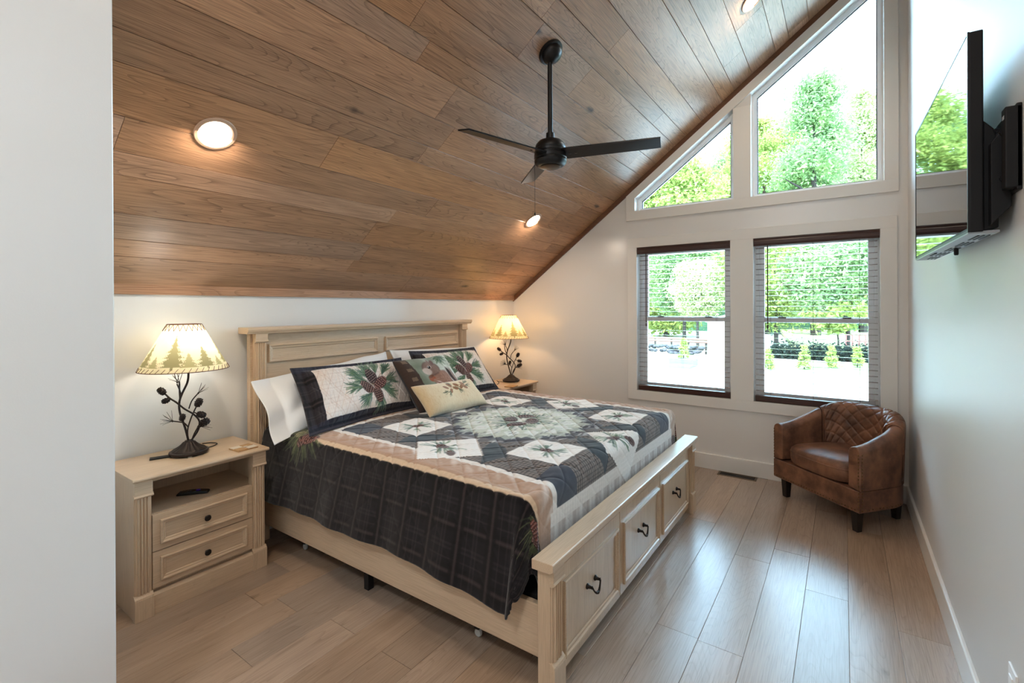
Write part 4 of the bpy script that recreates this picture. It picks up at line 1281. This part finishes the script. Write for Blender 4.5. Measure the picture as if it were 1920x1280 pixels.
def plan(s, off=0.0):
    # s in 0..1 round the U from the front of one arm to the front of the other; returns point and outward normal
    rx, ry = HWc, DEP-STR
    L1 = STR; La = PI*math.sqrt((rx*rx+ry*ry)/2); tot = 2*L1+La
    q = s*tot
    fl = .012
    if q < L1:
        p = Vector((-rx-fl*(1-q/L1), q, 0)); n = Vector((-1, -.03, 0))
    elif q > L1+La:
        e = (q-L1-La)/L1
        p = Vector((rx+fl*e, L1-(q-L1-La), 0)); n = Vector((1, -.03, 0))
    else:
        a = PI-PI*(q-L1)/La
        # squarish barrel
        ca, sa = math.cos(a), math.sin(a); e = .86
        p = Vector((rx*math.copysign(abs(ca)**e, ca), L1+ry*abs(sa)**e, 0)); n = Vector((ca/rx, sa/ry, 0))
    n.normalize()
    return p-n*off, n
def htop(s):
    t = abs(s-.5)*2            # 0 at the back middle, 1 at the arm fronts
    q = min(max((1-t)/.80, 0), 1); q = q*q*(3-2*q)
    return .572+.168*q
TKA = .088
def section(s, zb, th, zi, dh=0.0, di=0.0):
    p, n = plan(s); h = htop(s)+dh; out = []
    lean = lambda z: -.030*max(0, (z-.30)/.44)*max(0, 1-abs(s-.5)*2.6)     # back leans out a little
    r_ = th*.5
    pts = [(0, zb), (0, .30), (0, (h+.30)/2), (0, h-r_)]
    for k in range(1, 8):
        a = PI*k/8
        pts.append((r_-r_*math.cos(a), h-r_+r_*math.sin(a)))
    pts += [(th, h-r_), (th+di*.6, h-r_-.06), (th+di, (h+zi)/2), (th+di*.8, zi+.05), (th, zi)]
    for off, z in pts:
        q = p-n*(off+lean(z)); out.append((q.x, q.y, z))
    return out
def shell(s0, s1, ns, zb, th, zi, capped=True, dh=0.0, di=0.0):
    b = MB(); b.smooth = True
    rows = [section(s0+(s1-s0)*i/(ns-1), zb, th, zi, dh, di) for i in range(ns)]
    m = len(rows[0]); vs = [p for r_ in rows for p in r_]; fs = []
    for i in range(ns-1):
        for j in range(m):
            k = (j+1) % m
            fs.append((i*m+j, (i+1)*m+j, (i+1)*m+k, i*m+k))
    if capped: fs += [tuple(range(m))[::-1], tuple((ns-1)*m+j for j in range(m))]
    return b.add(vs, fs)
SA = .245
shell(0, SA-.003, 14, .288, TKA, .30).build('arm', M['leather'], chair, bevel=.006, seg=3)
shell(1-SA+.003, 1, 14, .288, TKA, .30).build('arm', M['leather'], chair, bevel=.006, seg=3)
# back: the inner face carries stitched diamonds
nsb, nzb = 150, 90
ss = np.linspace(SA, 1-SA, nsb)
rows = []
for s in ss:
    sec = np.array(section(s, .288, .115, .30, .010, .0))
    seg = np.linalg.norm(np.diff(sec, axis=0), axis=1); cum = np.concatenate([[0], np.cumsum(seg)])
    tq = np.concatenate([np.linspace(0, cum[3], 12)[:-1], np.linspace(cum[3], cum[-1], nzb)])
    rows.append(np.stack([np.interp(tq, cum, sec[:, i]) for i in range(3)], -1))
PB = np.array(rows)
dS = np.gradient(PB, axis=0); dT = np.gradient(PB, axis=1)
NB = np.cross(dT, dS); NB /= np.linalg.norm(NB, axis=2, keepdims=True)+1e-9
arc = (ss-.5)[:, None]*1.45; zz = np.cumsum(np.concatenate([np.zeros((nsb, 1)), np.linalg.norm(np.diff(PB, axis=1), axis=2)], 1), 1)
spq = .088
g1 = np.abs((arc/1.15+zz) % spq-spq/2); g2 = np.abs((arc/1.15-zz) % spq-spq/2)
dq = spq/2-np.maximum(g1, g2)
inner_m = np.clip((np.arange(PB.shape[1])-13)/5, 0, 1)[None, :]
edge_m = np.clip(np.minimum(np.arange(nsb), nsb-1-np.arange(nsb))/4, 0, 1)[:, None]
PB = PB + NB*((-.0075*np.exp(-(dq/.0055)**2)+.004*np.clip(dq/.05, 0, 1))*inner_m*edge_m)[..., None]
bk = grid_mesh('backrest', PB, M['leather'], chair)
bm = bmesh.new(); bm.from_mesh(bk.data)
bmesh.ops.holes_fill(bm, edges=[e for e in bm.edges if e.is_boundary], sides=0)
bmesh.ops.recalc_face_normals(bm, faces=bm.faces); bm.to_mesh(bk.data); bm.free()
# welts where back meets arms
for s in (SA, 1-SA):
    pts = section(s, .288, TKA+.006, .30, .004)[2:]
    MB().tube(pts, .0042, 6).build('welt', M['leather'], chair)
# lower base with front rail
b = MB(); n_ = 60; vs = []; fs = []
outl = [plan(i/(n_-1), .004)[0] for i in range(n_)]
for z, ins in ((.145, .006), (.150, 0), (.284, 0), (.288, .004)):
    for i, p in enumerate(outl):
        q = plan(i/(n_-1), .004+ins)[0]; vs.append((q.x, q.y-(.002 if i in (0, n_-1) else 0)+(ins if i in (0, n_-1) else 0), z))
for r_ in range(3):
    for i in range(n_):
        k = (i+1) % n_; fs.append((r_*n_+i, r_*n_+k, (r_+1)*n_+k, (r_+1)*n_+i))
fs += [tuple(range(n_)), tuple(3*n_+i for i in range(n_))[::-1]]
b.add(vs, fs); b.smooth = True
b.build('base', M['leather'], chair)
# seat cushion: D-shaped, crowned
nu_, nr_ = 72, 10
def seat_pt(a, k):
    # a: angle, k: 0 centre .. 1 edge
    ca, sa = math.cos(a), math.sin(a); e = 2/5.0
    x_ = (HWc-TKA-.004)*math.copysign(abs(ca)**e, ca); y_ = (.245)*math.copysign(abs(sa)**e, sa)
    if y_ > 0: x_ *= (1-.28*(y_/.245)**2)
    return x_*k, .245+y_*k+(-.012*(1-(x_*k/.26)**2) if y_*k < -.2 else 0)
b = MB(); b.smooth = True
prof_ = [(0,.448),(.3,.447),(.6,.443),(.8,.436),(.92,.426),(.98,.412),(1.0,.392),(1.0,.345),(.985,.315),(.95,.298),(.6,.292),(0,.292)]
vs, fs = [], []
for i in range(nu_):
    a = 2*PI*i/nu_
    for k, z in prof_:
        x_, y_ = seat_pt(a, k); vs.append((x_, y_, z+.004*math.sin(x_*14)*math.sin(y_*11+1)*(k < .95)*(z > .4)))
m = len(prof_)
for i in range(nu_):
    q = (i+1) % nu_
    for j in range(m-1): fs.append((i*m+j, q*m+j, q*m+j+1, i*m+j+1))
b.add(vs, fs).build('seat_cushion', M['leather'], chair, weld=True)
pw = [(*seat_pt(2*PI*i/60, 1.0), .386) for i in range(61)]
MB().tube(pw, .0045, 6).build('cushion_welt', M['leather'], chair)
# tapered legs
legm = mat('espresso_wood', rgb(30,24,22), .4, .4)
for (x_, y_) in ((-.300,.055),(.300,.055),(-.205,.50),(.205,.50)):
    MB().taper((x_, y_, 0), (.019,.019), (x_, y_, .150), (.027,.027)).build('leg', legm, chair, bevel=.003)
    MB().lathe([(0,0),(.016,0),(.016,.003),(0,.003)], (x_, y_, -.0002), 10).build('glide', mat('glide_felt', rgb(180,176,170), .8), chair) if False else None
# nailheads along arm fronts and base edges
nh = MB()
def nail(p): nh.ell(p, (.0048,.0048,.0048), 7, 5)
for s0, sg in ((0.0, -1), (1.0, 1)):
    sec = [Vector(q) for q in section(s0, .155, TKA, .30)]
    for k in range(17):
        z = .165+.0225*k
        if z < .545:
            p, n = plan(s0, .010); nail((p.x, p.y-.003, z)); 
    for k in range(17):
        z = .165+.0225*k
        if z < .545:
            p, n = plan(s0+(.012 if s0 == 0 else -.012), -.001); nail((p.x, p.y, z))
for k in range(29):
    x_ = -.335+.67*k/28; nail((x_, -.005, .163))
for s_ in (0, 1):
    for k in range(12):
        s = (.012+.02*k) if s_ == 0 else 1-(.012+.02*k)
        p, n = plan(s, .002); nail((p.x, p.y, .163))
stuff(nh.build('nailheads', mat('antique_nail', rgb(120,92,62), .35, .5, .8), chair))

# ---------------------------------------------------------------- wooden blinds in the lower windows
M['walnut'] = wood('walnut_blind', rgb(70,40,32), rgb(40,24,20), 'Y', .35, .5, ring=.2, fiber=.5, var=.06)
M['slat'] = wood('walnut_slat', rgb(142,116,104), rgb(112,90,80), 'Y', .12, .7, ring=.1, fiber=.4, var=.04)
M['cordm'] = mat('blind_cord', rgb(60,40,34), .8)
def blind(a, b, label, wand):
    y0, y1 = a+.006, b-.006; yc_ = (a+b)/2; W = (y1-y0)/2
    xs = XW+.032
    t = thing('window_blind', label, 'blind', (xs, yc_, ZS+.004), 0, 'dark wooden blinds')
    top = ZH-ZS-.004
    MB().prism([(-.046,top-.001),(-.046,top-.010),(-.042,top-.018),(-.046,top-.026),(-.046,top-.050),(-.040,top-.068),(-.034,top-.068),(-.034,top-.001)], 'y', -W-.004, W+.004).build('valance', M['walnut'], t, bevel=.001)
    MB().box(-.026,.026,-W,W,top-.045,top-.002).build('head_rail', M['walnut'], t)
    zb = .052
    MB().prism([(-.026,0),(-.028,.006),(-.028,.044),(-.024,.050),(.024,.050),(.028,.044),(.028,.006),(.026,0)], 'y', -W+.004, W-.004).build('bottom_rail', M['walnut'], t, bevel=.001)
    sl = None
    n = 28; z1 = top-.085
    for k in range(n):
        z = zb+.040+(z1-zb-.040)*k/(n-1)
        if sl is None:
            pr = [(-.025,-.0012),(-.012,.0004),(0,.0010),(.012,.0004),(.025,-.0012),(.025,-.0002),(.012,.0016),(0,.0022),(-.012,.0016),(-.025,-.0002)]
            sl = MB().prism(pr, 'y', -W+.008, W-.008).build('slat', M['slat'], t); o = sl
        else:
            o = sl.copy(); COL.objects.link(o); o.parent = t
        o.location = (0, 0, z); o.rotation_euler = (0, R(1.5+.8*math.sin(k*1.7)), 0)
    lc = MB()
    for q in (-.72, 0, .72):
        for x_ in (-.0265, .0265): lc.tube([(x_, W*q, .05), (x_, W*q, top-.045)], .0008, 5)
    lc.build('ladder_cord', M['cordm'], t)
    MB().tube([(-.036, W*wand, top-.06), (-.037, W*wand, top-.75)], .0045, 6).lathe([(0,0),(.006,.004),(.006,.03),(0,.036)], (-.037, W*wand, top-.79), 8).build('tilt_wand', M['cordm'], t)
    return t
blind(*OPN[0], 'dark brown wooden slat blind lowered open in the window nearest the bed lamp', .80)
blind(*OPN[1], 'dark brown wooden slat blind lowered open in the window behind the armchair', .76)
# ---------------------------------------------------------------- outside: drive, lawn, shrubs, wall, shed, trees, hill
G = -1.6
def ground(name, pts, z, mt):
    o = struct(MB().prism(pts, 'z', z-.3, z).build(name, mt)); return o
ground('ground', [(-150,-150),(5.2,-150),(200,-150),(200,200),(-150,200)], G-.02, mat('gravel_yard', rgb(176,172,160), .9, .1, bump=(2, .5, .1)))
ground('driveway', [(5.5,-30),(26.9,-30),(26.3,4.9),(26.0,30),(5.5,30)], G+.01, mat('pale_concrete', rgb(150,148,144), .8, .2, bump=(30, .2, .01)))
lw = stuff(MB().prism([(26.9,-30),(31.2,-30),(31.2,30),(26.0,30),(26.3,4.9)], 'z', G-.1, G+.04).build('lawn', mat('mown_lawn', rgb(98,122,70), .9, .1, bump=(12, .5, .05))))
tag(lw, 'strip of mown green lawn between the white driveway and the trees', 'lawn')

def leaf_quads(cent, size, rs, flat=.0):
    n = len(cent)
    a = rs.randn(n, 3); a[:, 2] *= (1-flat); a /= np.linalg.norm(a, axis=1, keepdims=True)
    b = rs.randn(n, 3); b -= a*(a*b).sum(1, keepdims=True); b /= np.linalg.norm(b, axis=1, keepdims=True)
    s = size*(.6+.8*rs.rand(n, 1))
    V = np.stack([cent-a*s, cent+b*s*.45, cent+a*s, cent-b*s*.45], 1).reshape(-1, 3)
    Q = np.arange(4*n).reshape(n, 4)
    return V, Q
def crown(h, r, base, n, size, rs, shape='round', clumps=70):
    cs_ = []
    for k in range(clumps):
        t = rs.rand()
        if shape == 'round': rad = r*math.sqrt(max(0.03, 1-(2*t-1)**2))
        elif shape == 'tall': rad = r*(1-t)**.7*(.35+.65*min(1, t*5))+.15
        else: rad = r*(1-t)+.03
        a = rs.rand()*6.28; q = math.sqrt(rs.rand())*.35+.65
        cs_.append((rad*q*math.cos(a), rad*q*math.sin(a), base+(h-base)*t, .16*r*(.7+.9*rs.rand())+.05*rad))
    cs_ = np.array(cs_)
    pk = rs.randint(0, clumps, n)
    C_ = cs_[pk, :3]+rs.randn(n, 3)*cs_[pk, 3:4]*np.array([1, 1, .6])
    return leaf_quads(C_, size, rs, .35)
LEAF = [leaf_mat('spring_leaves', rgb(112,128,66), rgb(150,160,84)), leaf_mat('deep_leaves', rgb(98,122,80), rgb(128,150,94)), leaf_mat('pale_leaves', rgb(130,142,92), rgb(168,172,118))]
BARK = mat('bark', rgb(52,46,42), .9, .1, bump=(8, .8, .05))
def tree(label, x, y, h, r, base, n, size, seed, mt, shape='round', group=None, lean=0, zg=G, clumps=70):
    rs = np.random.RandomState(seed)
    t = thing('leafy_tree', label, 'tree', (x, y, zg), 0, group)
    V, Q = crown(h, r, base, n, size, rs, shape, clumps)
    me = bpy.data.meshes.new('foliage'); raw_mesh(me, V, Q, False); me.materials.append(LEAF[mt])
    o = bpy.data.objects.new('foliage', me); COL.objects.link(o); o.parent = t; stuff(o)
    tr = MB(); tw = .018*h
    tr.tube([(0,0,0),(lean*.2,0,h*.3),(lean*.5,.1,h*.6),(lean,0,h*.9)], [tw, tw*.8, tw*.5, tw*.15], 8)
    for k in range(7):
        a = rs.rand()*6.28; z0 = base*.8+(h-base)*.08*k; l = r*.8
        tr.tube([(lean*.3, 0, z0), (l*.5*math.cos(a), l*.5*math.sin(a), z0+l*.35), (l*math.cos(a), l*math.sin(a), z0+l*.55)], [tw*.4, tw*.25, tw*.08], 6)
    tr.build('trunk', BARK, t)
    return t
tree('tall leafy tree with the highest crown, centred in the big upper window', 50, 2.05, 23.4, 4.0, 3.5, 42000, .15, 1, 1, 'tall')
tree('leafy tree at the right edge of the big upper window', 58, -1.6, 24.2, 3.8, 3.0, 38000, .15, 2, 2, 'tall')
tree('broad green tree low on the left of the big upper window', 60, 7.2, 23.6, 4.6, 3.0, 40000, .17, 3, 0)
tree('yellow-green tree filling the left of the window behind the armchair', 39, 4.0, 8.8, 3.3, 2.2, 34000, .11, 4, 0)
tree('green tree filling the right of the window behind the armchair', 36, -.2, 7.9, 3.0, 2.7, 36000, .12, 5, 1)
tree('pale flowering tree on the right of the window nearest the bed lamp', 36, 8.7, 6.3, 1.5, 2.4, 14000, .10, 6, 2)
tree('tree with a dark trunk seen through the window nearest the bed lamp', 41.5, 11.1, 8.9, 2.9, 2.8, 30000, .12, 7, 1)
tree('thin leaning tree by the playground railing', 34.6, .27, 3.4, 1.3, 1.8, 4000, .15, 8, 0, lean=-.4, clumps=24)
for k, (lab, x, y, h, r) in enumerate((('rounded woodland tree filling the small triangular upper window', 50, 15.2, 19, 4.8), ('woodland tree behind the mullion between the two upper windows', 74, 11.8, 27, 4.8), ('woodland tree behind the tallest crown in the big upper window', 72, 1.5, 26, 4.6))):
    tree(lab, x, y, h, r, 1.0, 30000, .22, 20+k, k % 2, 'round', 'woods beyond the lawn', clumps=70)
# lower wooded hillside behind
def hill_z(x, y): return G-.5+np.maximum(np.clip((x-62)/70, 0, 1)*26, np.clip((y-26)/60, 0, 1)*34)*np.clip((x-8)/14, 0, 1)+1.5*np.sin(x*.11)*np.cos(y*.09)*np.clip((x-30)/30, 0, 1)
hx, hy = np.meshgrid(np.linspace(8, 190, 90), np.linspace(-60, 130, 90), indexing='ij')
hz_ = hill_z(hx, hy)
hl = struct(grid_mesh('hill', np.stack([hx, hy, hz_], -1), mat('wooded_hill', rgb(50,74,50), .95, .1, bump=(.6, 1, .8)), None))
rs = np.random.RandomState(77); cc = []
for k in range(640):
    x = 66+rs.rand()*75; y = -12+rs.rand()*65; rr_ = 2.2+2*rs.rand()
    if k >= 420: x, y = 16+rs.rand()*60, 28+rs.rand()*50
    d_ = rs.randn(52, 3); d_ /= np.linalg.norm(d_, axis=1, keepdims=True)
    cc.append(np.array([x, y, hill_z(x, y)+rr_*1.3])+d_*rr_*np.array([1, 1, 1.25]))
V_, Q_ = leaf_quads(np.concatenate(cc), .62, rs, .3)
me = bpy.data.meshes.new('forest_canopy'); raw_mesh(me, V_, Q_, False); me.materials.append(LEAF[1])
fo = stuff(bpy.data.objects.new('forest_canopy', me)); COL.objects.link(fo); fo.parent = hl

# cone shrubs on the lawn edge
def cone_shrub(label, x, y, h, r, seed, group=None, zg=G+.045):
    rs = np.random.RandomState(seed)
    t = thing('cone_shrub', label, 'shrub', (x, y, zg), 0, group)
    V, Q = crown(h, r, .05, 2200, .05, rs, 'cone', 60)
    me = bpy.data.meshes.new('foliage'); raw_mesh(me, V, Q, False); me.materials.append(LEAF[0])
    o = bpy.data.objects.new('foliage', me); COL.objects.link(o); o.parent = t; stuff(o)
    MB().tube([(0,0,0),(0,0,h*.8)], [.03,.008], 6).build('stem', BARK, t)
    return t
for lab, x, y, h in (('small cone-shaped green shrub at the left end of the row, by the tilt wand', 26.1, 3.03, .95), ('slender cone shrub, second in the row on the lawn edge', 27.0, 1.58, 1.12), ('cone shrub, third in the row on the lawn edge, above the chair back', 28.4, .49, 1.05), ('cone shrub at the right end of the row on the lawn edge', 29.1, -.55, .98)):
    cone_shrub(lab, x, y, h, .24, int(x*7), 'cone shrubs along the lawn')
cone_shrub('yellow-green cone shrub in the grey planter, seen through the window nearest the bed lamp', 25.45, 6.85, 1.0, .24, 99, zg=G+.415)
pt = thing('stone_planter', 'low grey stepped stone planter on the white driveway', 'planter', (24.95, 6.85, G+.01))
MB().box(.0,.9,-.62,.62,0,.40).build('upper_step', mat('grey_stone', rgb(70,74,82), .8), pt, bevel=.02)
MB().box(-.6,0,-.62,.45,0,.16).build('lower_step', mat('grey_stone_low', rgb(70,74,82), .8), pt, bevel=.02)
# dry stone wall and log rail
rs = np.random.RandomState(5)
sw_ = thing('stone_wall', 'rough dark rubble wall along the far side of the lawn', 'wall', (31.75, 9.3, G))
b = MB()
for k in range(90):
    y = -2.1+4.3*rs.rand(); z = rs.rand()*.5
    b.ell((rs.randn()*.12, y, .06+z), (.16+.1*rs.rand(), .14+.1*rs.rand(), .09+.05*rs.rand()), 7, 5)
stuff(b.build('rubble', mat('dark_rubble', rgb(62,60,62), .9, .1, bump=(6, .5, .03)), sw_))
lf = thing('log_fence', 'low reddish log rail fence above the rubble wall', 'fence', (32.35, 9.3, G))
for y in (-2.0, -.9, .2, 1.3, 2.2):
    MB().tube([(0,y,0),(0,y,1.02)], .07, 8).build('post', BARK, lf)
lm = mat('cedar_log', rgb(96,66,54), .8)
for z in (.78, .95): MB().tube([(-.05,-2.2,z),(-.05,2.4,z+.02)], .07, 8).build('rail', lm, lf)
# shed
sh = thing('white_shed', 'small white shed at the edge of the lawn, cut by the window mullion', 'shed', (29.9, 5.5, G+.042))
MB().box(0,2.6,-1.15,1.15,0,2.15).build('walls', mat('white_siding', rgb(232,230,228), .7), sh)
MB().prism([(-1.25,2.12),(1.25,2.12),(1.25,2.20),(0,2.62),(-1.25,2.20)], 'x', -.1, 2.7).build('roof', mat('shed_roof', rgb(170,166,164), .8), sh)
MB().box(-.02,.0,-.85,.35,1.22,1.32).build('door_rail', mat('shed_trim', rgb(206,190,184), .7), sh)
# hedge bank and playground railing
hb_ = thing('hedge_bank', 'long low dark hedge bank behind the cone shrubs', 'hedge', (32.6, 1.6, G))
rs = np.random.RandomState(8)
cc = np.stack([rs.randn(9000)*.28, -3.6+5.6*rs.rand(9000), np.abs(rs.randn(9000))*.33+.05], -1)
V_, Q_ = leaf_quads(cc, .10, rs, .2); me = bpy.data.meshes.new('foliage'); raw_mesh(me, V_, Q_, False); me.materials.append(leaf_mat('dark_hedge_leaves', rgb(26,34,30), rgb(42,50,44), 2))
o = stuff(bpy.data.objects.new('foliage', me)); COL.objects.link(o); o.parent = hb_
ground('meadow', [(33,-6),(62,-14),(62,6),(33,2.3)], G+.5, mat('bright_meadow', rgb(140,140,100), .9, .1))
pr_ = thing('playground_railing', 'red-brown wooden playground railing at the far right of the lawn', 'railing', (33.4, -.85, G+.5))
rdw = mat('red_brown_timber', rgb(92,52,44), .8)
for y in (-.75, -.45, -.15, .15, .45, .75): MB().box(-.05,.05,y-.04,y+.04,0,.95).build('post', rdw, pr_)
for z in (.25, .55, .9): MB().box(-.03,.03,-.8,.8,z,z+.07).build('rail', rdw, pr_)
# the house outside of the room: lower storey so the bedroom does not float
struct(MB().box(XB-.15, XW+T, YR-.15, YL+.15, G-.02, -.30).build('wall_lower', mat('house_siding', rgb(170,160,148), .8)))
